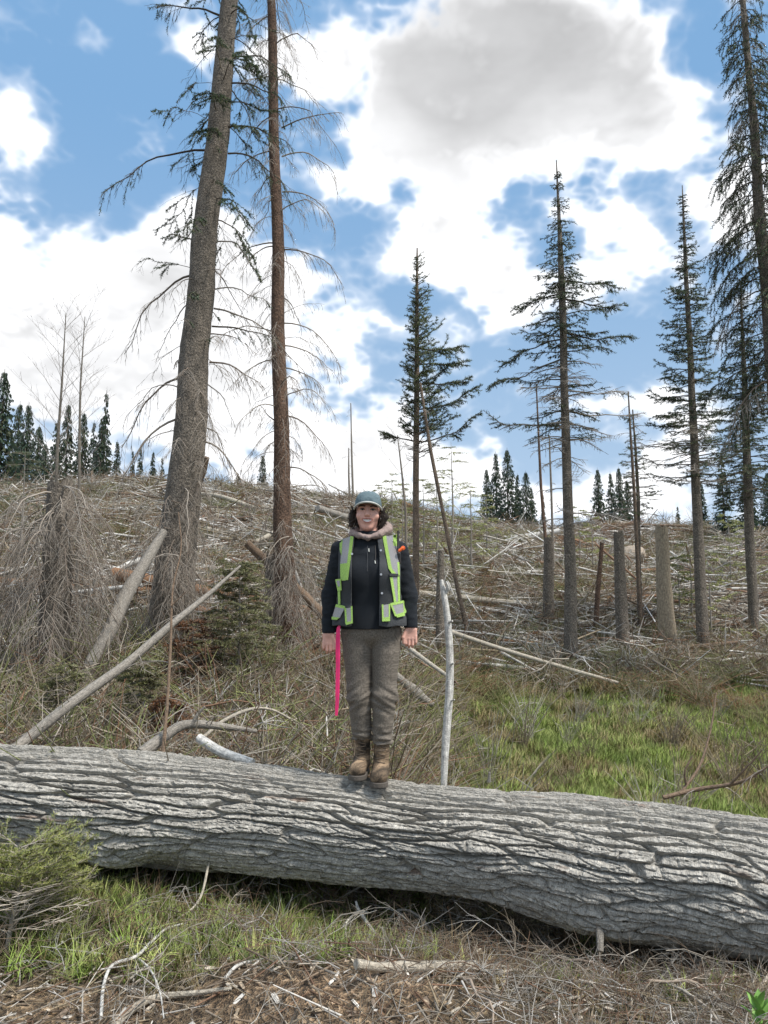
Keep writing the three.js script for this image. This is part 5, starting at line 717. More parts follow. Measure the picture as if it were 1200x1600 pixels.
{
  const PX = -0.084, lt = logTop(PX), FOOT = V(PX, 0.705, lt.z + 0.02);
  const root = thing('person', 'smiling person in teal cap, hi-vis vest, black fleece and grey-brown trousers, standing on the log', 'person', FOOT);
  const local = (px, py, z = 0.12) => { const p = at(px, py, -(FOOT.z + z)); return [p.x - FOOT.x, p.y - FOOT.y, z]; };       // measured on the photograph
  const Zm = (zx, zy) => local(480 + zx / 5, 740 + zy / 5);
  const cloth = (r, s = 40) => texture(256, 256, (u, v) => { const w = 0.5 + 0.5 * Math.sin(u * TAU * 64) * Math.sin(v * TAU * 64); const a = r + 0.12 * w + tnoise(u, v, s, s, 3, 4) * 0.35; return [a, a, a]; });
  const worn = texture(256, 256, (u, v) => { const a = 0.62 + tnoise(u, v, 5, 5, 4, 5) * 0.8 + tnoise(u, v, 60, 60, 2, 2) * 0.3; return [a, a * 0.98, a * 0.95]; }); const knit = cloth(0.78), fuzz = cloth(0.75, 90);
  const mats = {
    skin: std({ color: new THREE.Color(0.76, 0.42, 0.325), roughness: 0.55 }), fleece: std({ color: new THREE.Color(0.018, 0.023, 0.030), map: rep(fuzz, 4, 4), bumpMap: rep(fuzz, 5, 5), bumpScale: 0.003, roughness: 1 }),
    vest: std({ color: new THREE.Color(0.075, 0.080, 0.085), map: rep(knit, 5, 5), bumpMap: rep(knit, 5, 5), bumpScale: 0.001 }), lime: std({ color: new THREE.Color(0.62, 0.96, 0.22), map: rep(knit, 6, 6), roughness: 0.7 }), tape: std({ color: new THREE.Color(0.62, 0.60, 0.60), map: rep(knit, 8, 8), roughness: 0.45, metalness: 0.15 }),
    pants: std({ color: new THREE.Color(0.235, 0.200, 0.160), map: rep(knit, 3.1, 2.7), bumpMap: rep(knit, 5, 5), bumpScale: 0.0012 }), boot: std({ color: new THREE.Color(0.40, 0.29, 0.19), map: rep(worn, 3, 3), bumpMap: rep(fuzz, 5, 5), bumpScale: 0.002, roughness: 0.85 }), sole: std({ color: new THREE.Color(0.10, 0.085, 0.07), roughness: 0.9 }),
    lace: std({ color: new THREE.Color(0.13, 0.095, 0.065) }), hair: std({ color: new THREE.Color(0.030, 0.020, 0.014), roughness: 0.85 }), cap: std({ color: new THREE.Color(0.19, 0.27, 0.295), map: rep(fuzz, 6, 6), bumpMap: rep(knit, 7, 7), bumpScale: 0.0008 }), pale: std({ color: new THREE.Color(0.55, 0.55, 0.50) }), hood: std({ color: new THREE.Color(0.50, 0.375, 0.33), map: rep(fuzz, 5, 5), bumpMap: rep(fuzz, 6, 6), bumpScale: 0.002 }),
    teeth: std({ color: new THREE.Color(0.90, 0.87, 0.80), roughness: 0.3 }), lip: std({ color: new THREE.Color(0.46, 0.17, 0.135), roughness: 0.45 }), dark: std({ color: new THREE.Color(0.025, 0.02, 0.018), roughness: 0.5 }), eye: std({ color: new THREE.Color(0.62, 0.58, 0.55), roughness: 0.25 }), orange: std({ color: new THREE.Color(0.95, 0.16, 0.03), roughness: 0.5 }), metal: std({ color: new THREE.Color(0.7, 0.7, 0.7), roughness: 0.3, metalness: 0.8 }),
  };
  // torso outline by height: [y, half width, half depth, z]
  const TT = [[0.76, 0.168, 0.118, 0.0], [0.87, 0.172, 0.120, 0.0], [0.98, 0.160, 0.115, 0.0], [1.10, 0.168, 0.124, 0.006], [1.20, 0.176, 0.124, 0.004], [1.28, 0.178, 0.110, -0.004], [1.34, 0.150, 0.090, -0.012], [1.38, 0.105, 0.076, -0.018], [1.42, 0.062, 0.060, -0.02]];
  function torso(x, y, z, off = 0, ex = 2) { const yy = clamp(y, 0.76, 1.42); let k = 0; while (k < TT.length - 2 && yy > TT[k + 1][0]) k++; const t = sstep(0, 1, (yy - TT[k][0]) / (TT[k + 1][0] - TT[k][0])) * 0.5 + 0.5 * (yy - TT[k][0]) / (TT[k + 1][0] - TT[k][0]), hw = lerp(TT[k][1], TT[k + 1][1], t) + off, hd = lerp(TT[k][2], TT[k + 1][2], t) + off, zc = lerp(TT[k][3], TT[k + 1][3], t);
    const q = Math.pow(Math.pow(Math.abs(x + 0.004) / hw, ex) + Math.pow(Math.abs(z - zc) / hd, ex), 1 / ex); let d = (q - 1) * Math.min(hw, hd);
    if (z > 0) d = smin(d, Math.min(ell(x, y, z, [-0.075, 1.155, 0.075], [0.07 + off, 0.08, 0.065 + off]), ell(x, y, z, [0.068, 1.155, 0.075], [0.07 + off, 0.08, 0.065 + off])), 0.05);
    return Math.max(d, y - 1.42, 0.76 - y); }
  const ARM = [[[-0.170, 1.302, -0.012], [-0.224, 1.035, -0.030], [-0.238, 0.830, 0.006]], [[0.166, 1.302, -0.012], [0.224, 1.035, -0.030], [0.240, 0.862, 0.008]]];
  const arms = (x, y, z, o) => { const [s, e, w] = ARM[x < 0 ? 0 : 1]; return smin(cap(x, y, z, s, e, 0.060 + o, 0.053 + o), cap(x, y, z, e, w, 0.053 + o, 0.040 + o), 0.03); };
  // ---- body: head, neck, trunk, arms and legs, hands of their own grid
  const H = [-0.012, 1.540, -0.004], tilt = 0.035;
  const toHead = (x, y, z) => { const a = x - H[0], b = y - H[1]; return [a * Math.cos(tilt) - b * Math.sin(tilt), a * Math.sin(tilt) + b * Math.cos(tilt), z - H[2]]; };
  const fromHead = (x, y, z) => V(H[0] + x * Math.cos(tilt) + y * Math.sin(tilt), H[1] - x * Math.sin(tilt) + y * Math.cos(tilt), z + H[2]);
  const headF = (X, Y, Z) => { const [x, y, z] = toHead(X, Y, Z), ax = Math.abs(x);
    let d = smin(ell(x, y, z, [0, 0.024, -0.012], [0.072, 0.082, 0.090]), ell(x, y, z, [0, -0.040, 0.020], [0.062, 0.080, 0.070]), 0.03);
    d = smin(d, ell(x, y, z, [0, -0.103, 0.055], [0.026, 0.018, 0.022]), 0.03); d = smin(d, ell(ax, y, z, [0.040, -0.036, 0.052], [0.026, 0.022, 0.026]), 0.018); d = smin(d, cap(ax, y, z, [0, 0.018, 0.079], [0.046, 0.016, 0.062], 0.010, 0.009), 0.015);
    d = smax(d, -ell(ax, y, z, [0.031, 0.000, 0.092], [0.017, 0.010, 0.016]), 0.012);
    d = smin(d, cap(x, y, z, [0, 0.006, 0.084], [0, -0.030, 0.103], 0.0075, 0.0115), 0.012); d = smin(d, ell(ax, y, z, [0.0115, -0.034, 0.092], [0.0085, 0.0075, 0.010]), 0.006); d = smax(d, -ell(ax, y, z, [0.007, -0.043, 0.100], [0.004, 0.003, 0.006]), 0.003);
    const my = y + 0.067 - 10 * x * x; d = smin(d, ell(x, my, z, [0, 0, 0.068], [0.034, 0.018, 0.026]), 0.015); d = smax(d, -ell(x, my, z, [0, 0, 0.096], [0.034, 0.0125, 0.022]), 0.004);
    d = smax(d, -cap(ax, y, z, [0.020, -0.036, 0.098], [0.034, -0.066, 0.086], 0.0025, 0.002), 0.008);
    d = smin(d, ell(ax, y, z, [0.075, -0.012, -0.008], [0.010, 0.030, 0.018]), 0.008);
    return d; };
  const neck = (x, y, z) => cap(x, y, z, [-0.008, 1.46, -0.02], [-0.004, 1.33, -0.03], 0.052, 0.060);
  const PEL = [0.010, 0.83, 0];
  const LEG = [[[-0.072, 0.81, 0.0], [-0.060, 0.475, 0.012], [-0.042, 0.205, -0.020], [-0.040, 0.06, -0.025]], [[0.094, 0.81, 0.0], [0.086, 0.475, 0.026], [0.073, 0.190, 0.012], [0.066, 0.06, 0.012]]];
  const legs = (x, y, z, o, k = 0.02) => { let d = 9; for (const L of LEG) { const q = smin(cap(x, y, z, L[0], L[1], 0.085 + o, 0.058 + o), cap(x, y, z, L[1], L[2], 0.058 + o, 0.046 + o), 0.03); d = k ? smin(d, q, k) : Math.min(d, q); } return d; };
  const coreF = (x, y, z) => { let d = smin(Math.max(torso(x, y, z, -0.022), 0.88 - y), neck(x, y, z), 0.03); d = smin(d, ell(x, y, z, PEL, [0.13, 0.085, 0.075]), 0.02); d = smin(d, legs(x, y, z, -0.022), 0.01); for (const L of LEG) d = smin(d, cap(x, y, z, L[2], L[3], 0.034, 0.034), 0.02); d = smin(d, arms(x, y, z, -0.016), 0.03); return smin(d, headF(x, y, z) + 0.006, 0.01); };
  const handF = (s) => (X, Y, Z) => { // s: -1 the hand on the left of the picture
    const w = ARM[s < 0 ? 0 : 1][2], x = (X - w[0]) * s, y = Y - w[1], z = Z - w[2];                 // x outwards
    let d = cap(x, y, z, [0, 0.05, -0.004], [0.0, -0.012, 0.004], 0.026, 0.024); d = smin(d, rbox(x, y, z, [0.001, -0.048, 0.012], [0.036, 0.038, 0.014], 0.013), 0.02);
    const F = [[0.029, -0.072, 0.030, 0.0078], [0.010, -0.082, 0.036, 0.0088], [-0.010, -0.083, 0.035, 0.0088], [-0.028, -0.078, 0.032, 0.0084]];
    for (const [fx, fy, fl, r] of F) { const a = [fx, fy + 0.012, 0.017], b = [fx * 1.04, fy - fl * 0.75, 0.019], c = [fx * 1.0, fy - fl * 1.12, 0.000], e = [fx * 0.95, fy - fl * 0.95, -0.016]; const q = Math.min(cap(x, y, z, a, b, r * 1.08, r), cap(x, y, z, b, c, r, r * 0.94), cap(x, y, z, c, e, r * 0.94, r * 0.82)); d = smin(d, q, 0.004); }
    const t = smin(cap(x, y, z, [-0.026, -0.030, 0.016], [-0.044, -0.066, 0.026], 0.014, 0.0105), cap(x, y, z, [-0.044, -0.066, 0.026], [-0.042, -0.098, 0.022], 0.0105, 0.0085), 0.004); return smin(d, t, 0.008); };
  const bodyGeo = mergeGeometries([netMesh(coreF, [-0.34, 0.0, -0.17], [0.34, 1.50, 0.17], 0.012), netMesh((x, y, z) => Math.max(smin(headF(x, y, z), neck(x, y, z), 0.02), 1.36 - y), [-0.115, 1.35, -0.13], [0.095, 1.70, 0.13], 0.003), ...[-1, 1].map((s) => { const w = ARM[s < 0 ? 0 : 1][2]; return netMesh(handF(s), [w[0] - 0.075, w[1] - 0.15, w[2] - 0.06], [w[0] + 0.075, w[1] + 0.09, w[2] + 0.07], 0.003); })]);
  mesh('body', bodyGeo, mats.skin, root);
  // ---- face
  const tube = (pts, r, s = 6, cp = true) => { const mb = new MB(); mb.tube(pts, typeof r === 'number' ? () => r : r, s, { cap: cp }); return mb.geo(); };
  for (const s of [-1, 1]) { const e = new THREE.SphereGeometry(0.0105, 16, 12), m = mesh('eye', e, mats.eye, root); m.position.copy(fromHead(s * 0.031, -0.001, 0.0735)); m.scale.set(1.15, 0.36, 0.8); const ir = mesh('iris', new THREE.SphereGeometry(0.0055, 12, 10), mats.dark, root); ir.position.copy(fromHead(s * 0.031, -0.001, 0.0800)); ir.scale.set(1.25, 0.65, 0.5);
    mesh('eyelid', tube([-1, -0.5, 0, 0.5, 1].map((t) => fromHead(s * 0.031 + t * 0.0145, 0.0045 - 0.004 * t * t, 0.0815 - 0.006 * t * t - 0.002 * t * s)), 0.0027), mats.dark, root); mesh('eyebrow', tube([-1, -0.4, 0.3, 1].map((t) => fromHead(s * (0.033 + t * 0.019), 0.0215 - 0.004 * t * t, 0.0865 - 0.006 * (t + 1) * 0.9)), (t) => 0.0042 * (1 - 0.45 * t)), mats.hair, root); }
  const smile = (t, dy, z) => fromHead(t * 0.0345, -0.067 + dy + 0.0112 * t * t, z - 0.012 * t * t);
  { const mb = new MB(), n = 24; for (let k = 0; k <= n; k++) { const t = k / n * 2 - 1; for (const dy of [0.0088, -0.0068]) { const q = smile(t * 0.88, dy * (1 - 0.55 * t * t) + 0.0008, 0.0875); mb.v(q.x, q.y, q.z + 0.0006 * Math.cos(t * 24), 0, 0, 1); } } for (let k = 0; k < n; k++) { const a = k * 2; mb.i.push(a, a + 1, a + 2, a + 1, a + 3, a + 2); } mesh('teeth', mb.geo(), mats.teeth, root); }
  const ts = [-1, -0.75, -0.5, -0.25, 0, 0.25, 0.5, 0.75, 1];
  mesh('lip', tube(ts.map((t) => smile(t, 0.0112 * (1 - t * t), 0.0935)), (t) => 0.0014 + 0.0013 * Math.sin(Math.PI * t), 8), mats.lip, root); mesh('lip', tube(ts.map((t) => smile(t, -0.0105 * (1 - t * t), 0.0925)), (t) => 0.0014 + 0.0019 * Math.sin(Math.PI * t), 8), mats.lip, root);
  // ---- hair
  const hairF = (X, Y, Z) => { const [x, y, z] = toHead(X, Y, Z); let d = Math.max(ell(x, y, z, [0, 0.022, -0.016], [0.078, 0.080, 0.093]), z - 0.045 - 0.4 * y, y - 0.075); d = smin(d, ell(x, y, z, [0, -0.035, -0.055], [0.090, 0.105, 0.055]), 0.03);
    d = smin(d, smin(cap(x, y, z, [-0.079, 0.020, 0.012], [-0.094, -0.050, 0.010], 0.014, 0.024), cap(x, y, z, [-0.094, -0.050, 0.010], [-0.094, -0.092, 0.012], 0.025, 0.020), 0.01), 0.015); d = smin(d, smin(cap(x, y, z, [0.079, 0.020, 0.010], [0.098, -0.035, 0.004], 0.014, 0.024), cap(x, y, z, [0.098, -0.035, 0.004], [0.082, -0.092, 0.014], 0.026, 0.018), 0.01), 0.015);
    return d + 0.005 + 0.006 * noise(x * 42 + 2 * Math.sin(y * 40), y * 16, z * 42) + 0.004 * noise(x * 120 + 2 * Math.sin(y * 55), y * 24, z * 120) + 0.004 * noise(x * 20, y * 22, z * 20 + 4); };
  mesh('hair', netMesh(hairF, [-0.16, 1.40, -0.15], [0.14, 1.68, 0.08], 0.0035), mats.hair, root);
  { const mb = new MB(); for (let i = 0; i < 60; i++) { const s = i % 2 ? 1 : -1, x = s * rr(0.068, 0.106), z = rr(-0.02, 0.03), y0 = rr(-0.02, 0.03), l = rr(0.07, 0.135); mb.tube([0, 0.35, 0.7, 1].map((t) => fromHead(x + s * (0.014 * Math.sin(t * 5 + i) + 0.004), y0 - l * t, z + 0.01 * Math.sin(t * 4 + i * 2))), (t) => 0.0024 * (1 - 0.7 * t), 4); } mesh('hair_strands', mb.geo(), mats.hair, root); }
  for (const s of [-1, 1]) { const mb = new MB(), q = []; for (let k = 0; k <= 10; k++) { const a = k / 10 * Math.PI * 1.8; q.push(fromHead(s * 0.076 + 0.002, -0.047 + 0.009 * Math.cos(a), 0.018 + 0.009 * Math.sin(a))); } mb.tube(q, () => 0.0011, 6); mesh('earring', mb.geo(), mats.metal, root); }
  // ---- cap
  const capF = (X, Y, Z) => { const [x, y, z] = toHead(X, Y, Z); const o = (Math.pow(Math.pow(Math.abs(x) / 0.0785, 2.4) + Math.pow(Math.abs(y - 0.034) / 0.085, 2.4) + Math.pow(Math.abs(z + 0.012) / 0.101, 2.4), 1 / 2.4) - 1) * 0.083 + 0.002 * noise(x * 30, y * 30, z * 30) + 0.0015 * noise(x * 60, y * 50, z * 60); const seam = Math.abs(Math.sin(Math.atan2(z + 0.012, x) * 3)); return Math.max(Math.max(o - 0.0012 * sstep(0, 0.12, seam), -(o + 0.006)), 0.028 + 0.18 * Math.max(z, 0) * 0.6 - y); };
  const capG = mesh('cap', netMesh(capF, [-0.12, 1.54, -0.14], [0.10, 1.69, 0.12], 0.003), mats.cap, root);
  { const bt = mesh('button', new THREE.SphereGeometry(0.007, 12, 8), mats.cap, capG); bt.position.copy(fromHead(0, 0.120, -0.012)); bt.scale.y = 0.6;
    const mb = new MB(), nu = 28, nv = 8, edge = []; const B = (u, v, dy) => { const a = u * 1.30, ex = 0.0795 * Math.sin(a) / Math.sin(1.30), bz = -0.012 + 0.099 * Math.sqrt(Math.max(0, 1 - (ex / 0.086) ** 2)) * 0.96, out = v * 0.074 * Math.pow(Math.max(0, 1 - Math.pow(Math.abs(u), 2.4)), 0.7); return fromHead(ex * (1 + 0.03 * v), 0.050 - 0.036 * u * u - 0.008 * v * (1 - u * u) - 0.008 * v + dy, bz + out); };
    for (const dy of [0.002, -0.002]) for (let i = 0; i <= nu; i++) for (let j = 0; j <= nv; j++) { const p = B(i / nu * 2 - 1, j / nv, dy); mb.v(p.x, p.y, p.z, 0, Math.sign(dy), 0.1, p.x, p.z); }
    const m = nv + 1, off = (nu + 1) * m; for (let i = 0; i < nu; i++) for (let j = 0; j < nv; j++) { const a = i * m + j; mb.i.push(a, a + 1, a + m, a + 1, a + m + 1, a + m, off + a, off + a + m, off + a + 1, off + a + 1, off + a + m, off + a + m + 1); } mesh('brim', mb.geo(true), mats.cap, capG);
    for (let i = 0; i <= nu; i++) edge.push(B(i / nu * 2 - 1, 1, 0)); mesh('brim_edge', tube(edge, 0.0058, 7), mats.pale, capG); }
  // ---- fleece, hood
  const fleeceF = (x, y, z) => { let d = torso(x, y, z, 0.004); d = Math.max(smin(d, arms(x, y, z, 0.004), 0.028), 0.845 - y + (Math.abs(x) > 0.19 ? -9 : 0)); const s = x < 0 ? 0 : 1, w = ARM[s][2]; if (Math.abs(x) > 0.185) d = Math.max(d, (w[1] - 0.012) - y); const cuff = Math.abs(x) > 0.185 ? 0.007 * sstep(0.050, 0.030, y - w[1]) * (1 - 0) : 0; const wr = Math.abs(x) > 0.15 ? 0.006 * noise(x * 10, y * 22 + z * 8, z * 10) + 0.003 * noise(x * 24, y * 40, z * 20) : 0.004 * noise(x * 9, y * 9, z * 9); return d + wr * (cuff > 0.004 ? 0.3 : 1) + cuff * 0.4; };
  const fl = mesh('fleece', netMesh(fleeceF, [-0.34, 0.80, -0.17], [0.34, 1.44, 0.20], 0.006), mats.fleece, root);
  const HP = [[-0.010, 1.372, 0.098, 0.015], [0.055, 1.392, 0.082, 0.020], [0.105, 1.420, 0.030, 0.028], [0.095, 1.445, -0.05, 0.036], [0.0, 1.435, -0.10, 0.042], [-0.088, 1.415, -0.05, 0.032], [-0.100, 1.402, 0.02, 0.022], [-0.060, 1.388, 0.075, 0.017], [-0.010, 1.372, 0.098, 0.015]];
  mesh('hood', netMesh((x, y, z) => { let d = 9; for (let k = 0; k < HP.length - 1; k++) { const a = HP[k], b = HP[k + 1]; d = smin(d, cap(x, y, z, a, b, a[3], b[3]), 0.012); } return d + 0.005 * noise(x * 26, y * 26, z * 26) + 0.003 * noise(x * 60, y * 50, z * 60); }, [-0.18, 1.32, -0.18], [0.18, 1.52, 0.15], 0.0045), mats.hood, root);
  if (false) mesh('neckline', tube([local(563, 846, 0.118), local(570, 851, 0.125), local(576, 853, 0.127), local(584, 850, 0.122)].map((p) => V(...p)), 0.010, 8), mats.hood, root);
  // ---- vest
  const vestO = (x, y, z, o = 0.024) => torso(x * 0.965, clamp(y, 0.93, 2), z, o, 2.5) - 0.024 * sstep(1.0, 0.87, y) + 0.003 * noise(x * 14, y * 10, z * 12);
  const vestF = (x, y, z) => { const o = vestO(x, y, z); let d = Math.max(o, -(o + 0.013), 0.862 - y - 0.01 * noise(x * 14, 3, z * 8), y - 1.385); d = Math.max(d, Math.abs(x) - lerp(0.215, 0.181, sstep(0.98, 1.06, y))); if (z > 0) d = Math.max(d, 0.0785 - 0.012 * sstep(1.25, 1.38, y) - Math.abs(x + 0.022)); if (y > 1.30) d = Math.max(d, 0.075 - Math.hypot(x + 0.008, z + 0.01)); return d; };
  const vest = mesh('vest', netMesh(vestF, [-0.24, 0.83, -0.19], [0.24, 1.40, 0.22], 0.0052), mats.vest, root);
  function patch(q, mat, name, off = 0.004, nu = 6, nv = 12) {            // a sewn-on strip lying on the front of the vest
    const c = q.map((p) => Zm(...p)), mb = new MB(), rows = [];
    for (let j = 0; j <= nv; j++) for (let i = 0; i <= nu; i++) { const u = i / nu, v = j / nv, x = lerp(lerp(c[0][0], c[1][0], u), lerp(c[3][0], c[2][0], u), v), y = lerp(lerp(c[0][1], c[1][1], u), lerp(c[3][1], c[2][1], u), v); let z = 0.30; for (let s = 0; s < 60; s++) { const d = vestO(x, y, z); if (d < 0.0006) break; z -= Math.min(d * 0.7, 0.02); if (z < -0.02) break; } const e = 0.006, gx = vestO(x + e, y, z) - vestO(x - e, y, z), gz = vestO(x, y, z + e) - vestO(x, y, z - e), l = Math.hypot(gx, gz) || 1; rows.push([x + gx / l * off, y, z + gz / l * off, gx / l, 0, gz / l]); }
    const m = nu + 1; for (const k of [0, 1]) for (const r of rows) mb.v(r[0] - r[3] * k * 0.005, r[1], r[2] - r[5] * k * 0.005, r[3] * (k ? -1 : 1), 0, r[5] * (k ? -1 : 1), r[0], r[1]);
    for (let j = 0; j < nv; j++) for (let i = 0; i < nu; i++) { const a = j * m + i; mb.i.push(a, a + m, a + 1, a + 1, a + m, a + m + 1); }
    const O = rows.length, ring = []; for (let i = 0; i < nu; i++) ring.push([i, i + 1], [nv * m + i + 1, nv * m + i]); for (let j = 0; j < nv; j++) ring.push([(j + 1) * m, j * m], [j * m + nu, (j + 1) * m + nu]); for (const [a, b] of ring) mb.i.push(a, b, a + O, b, b + O, a + O);
    mesh(name, mb.geo(), mat, vest);
  }
  const LI = (q, o) => patch(q, mats.lime, 'lime_trim', o), GR = (q, o) => patch(q, mats.tape, 'reflective_tape', o);
  GR([[270, 492], [340, 484], [318, 705], [262, 708]], 0.004); LI([[338, 480], [362, 486], [324, 832], [302, 832]], 0.0055); LI([[253, 508], [276, 494], [270, 640], [256, 590]], 0.0055); LI([[262, 705], [318, 700], [306, 836], [266, 836]], 0.0045);
  LI([[230, 826], [272, 822], [276, 912], [246, 916]], 0.010); GR([[240, 838], [264, 836], [267, 880], [252, 882]], 0.0115); LI([[244, 905], [262, 908], [262, 1022], [246, 1022]], 0.007);
  LI([[238, 1020], [302, 1034], [306, 1054], [230, 1042]], 0.014); GR([[230, 1040], [300, 1052], [262, 1128], [208, 1122]], 0.0125); LI([[205, 1118], [264, 1124], [240, 1143], [204, 1139]], 0.014);
  LI([[300, 1048], [313, 1050], [319, 1176], [306, 1172]], 0.013); GR([[312, 1052], [348, 1046], [352, 1156], [316, 1162]], 0.0115); LI([[346, 1038], [358, 1034], [362, 1160], [350, 1156]], 0.013); LI([[308, 1160], [362, 1148], [363, 1166], [312, 1182]], 0.0145);
  LI([[586, 482], [612, 478], [658, 742], [634, 748]], 0.0055); GR([[610, 476], [668, 464], [704, 792], [652, 752]], 0.004); LI([[666, 463], [698, 460], [696, 562], [672, 560]], 0.0055); GR([[674, 560], [706, 566], [714, 782], [700, 790]], 0.0045); LI([[634, 744], [656, 740], [700, 800], [668, 800]], 0.0065); LI([[700, 690], [714, 690], [717, 795], [704, 798]], 0.0065); patch([[638, 780], [704, 784], [704, 804], [638, 802]], mats.vest, 'strap', 0.009);
  LI([[644, 812], [664, 808], [692, 1004], [676, 1006]], 0.0055); GR([[662, 808], [702, 808], [708, 1004], [688, 1004]], 0.004); LI([[700, 804], [716, 804], [722, 1004], [706, 1004]], 0.0055);
  LI([[580, 1022], [592, 1022], [596, 1150], [583, 1150]], 0.013); GR([[590, 1026], [632, 1020], [634, 1124], [594, 1128]], 0.0115); LI([[630, 1018], [642, 1018], [641, 1148], [632, 1148]], 0.013); LI([[583, 1124], [641, 1118], [641, 1150], [583, 1153]], 0.0145);
  LI([[640, 1012], [736, 990], [742, 1008], [648, 1032]], 0.015); GR([[650, 1028], [738, 1006], [744, 1082], [682, 1106]], 0.013); LI([[736, 990], [765, 1040], [754, 1092], [740, 1084]], 0.015); LI([[680, 1102], [744, 1080], [748, 1110], [694, 1123]], 0.015); LI([[642, 1022], [656, 1028], [692, 1112], [677, 1114]], 0.015);
  for (const [x, y] of [[575, 600], [577, 790], [584, 935], [350, 628]]) { const p = Zm(x, y); let z = 0.3; while (vestO(p[0], p[1], z) > 0.001 && z > 0) z -= 0.002; const m = mesh('snap', new THREE.CylinderGeometry(0.006, 0.007, 0.004, 14).rotateX(Math.PI / 2), mats.metal, vest); m.position.set(p[0], p[1], z + 0.003); }
  { const a = V(...Zm(708, 592)), z = 0.115; const w = mesh('whistle', new THREE.CapsuleGeometry(0.009, 0.022, 6, 12).rotateZ(-0.9), mats.orange, vest); w.position.set(a.x + 0.018, a.y, z); const w2 = mesh('whistle_clip', new THREE.TorusGeometry(0.010, 0.003, 8, 16), mats.orange, vest); w2.position.set(a.x + 0.03, a.y + 0.008, z);
    const b = V(...Zm(712, 600)), t = V(...Zm(711, 440)); mesh('antenna', tube([V(b.x, b.y, 0.10), V((b.x + t.x) / 2, (b.y + t.y) / 2, 0.085), V(t.x, t.y, 0.075)], (q) => 0.0075 - 0.002 * q, 8), mats.dark, vest); mesh('radio', new THREE.CapsuleGeometry(0.016, 0.05, 6, 12), mats.dark, vest).position.set(b.x, b.y - 0.045, 0.085); }
  // cords and zip of the fleece
  const front = (px, py) => { const p = local(px, py); let z = 0.3; while (fleeceF(p[0], p[1], z) > 0.001 && z > 0) z -= 0.002; return V(p[0], p[1], z + 0.003); };
  for (const [x, y, l] of [[576, 857, 5], [586, 876, 5]]) mesh('toggle', tube([front(x, y), front(x + 0.5, y + l)], 0.0035, 7), mats.pale, fl);
  mesh('zip', tube([front(574, 852), front(574, 870), front(574, 893)], 0.0022, 6), mats.vest, fl); mesh('cord', tube([front(586, 852), front(587, 866), front(586, 880)], 0.0026, 6), mats.dark, fl);
  // ---- trousers
  const pantsF = (x, y, z) => { let d = smin(ell(x, y, z, [0.010, 0.835, 0], [0.172, 0.105, 0.112]), legs(x, y, z, 0.010, 0.004), 0.018); const s = x < 0.0095 ? 0 : 1; d = Math.max(d, (s ? 0.192 : 0.212) - y + 0.008 * noise(x * 40, 5, z * 40), y - 0.93);
    const kn = Math.exp(-(((y - 0.44) / 0.085) ** 2)), an = sstep(0.33, 0.22, y), hp = sstep(0.66, 0.76, y) * sstep(0.84, 0.78, y); const w = noise(x * 9 + s * 7, y * 30 + x * 16 * (s ? 1 : -1), z * 9);
    return d - 0.016 * kn * w - 0.014 * an * noise(x * 12 + s * 3, y * 42, z * 12) - 0.004 * hp * noise(x * 40, y * 9, z * 9) - 0.004 * noise(x * 7 + s * 5, y * 9, z * 7) - 0.002 * noise(x * 20, y * 26, z * 20); };
  const pants = mesh('trousers', netMesh(pantsF, [-0.20, 0.16, -0.17], [0.22, 0.94, 0.17], 0.006), mats.pants, root);
  for (const s of [-1, 1]) { const pf = (px, py) => { const p = local(px, py); let z = 0.3; while (pantsF(p[0], p[1], z) > 0.001 && z > -0.1) z -= 0.002; return V(p[0], p[1], z + 0.001); }; mesh('pocket_edge', tube(s < 0 ? [pf(548, 982), pf(543, 992), pf(538, 1002)] : [pf(611, 982), pf(617, 992), pf(622, 1002)], 0.002, 5), mats.pants, pants); if (s < 0) mesh('fly', tube([pf(575, 984), pf(576, 996), pf(577, 1004)], 0.002, 5), mats.pants, pants); }
  // ---- boots
  for (const [s, L, dirx, dz] of [[0, LEG[0], -0.030, 0.0], [1, LEG[1], -0.012, 0.02]]) {
    const ax = L[3][0], az = L[3][2], yo = s ? -0.018 : 0.012, hx = ax, hz = az - 0.05, tx = ax + dirx, tz = az + 0.135;
    const bootF = (x, y, z) => { const yy = y - yo; let d = smin(cap(x, yy, z, [hx, 0.060, hz], [lerp(hx, tx, 0.55), 0.058, lerp(hz, tz, 0.55)], 0.038, 0.046), ell(x, yy, z, [lerp(hx, tx, 0.86), 0.048, lerp(hz, tz, 0.86)], [0.050, 0.044, 0.056]), 0.03); d = smin(d, cap(x, yy, z, [ax, 0.08, az - 0.012], [L[2][0], 0.235, L[2][2]], 0.044, 0.046), 0.035); d = Math.max(d, 0.022 - yy, yy - 0.232); return d + 0.0025 * noise(x * 22, y * 40, z * 22) - 0.003 * sstep(0.5, 0.9, Math.sin(y * 130)) * sstep(0.11, 0.14, yy) * sstep(0.2, 0.17, yy); };
    const boot = mesh('boot', netMesh(bootF, [ax - 0.10, 0.0 + yo, az - 0.12], [ax + 0.09, 0.26, az + 0.22], 0.005), mats.boot, root);
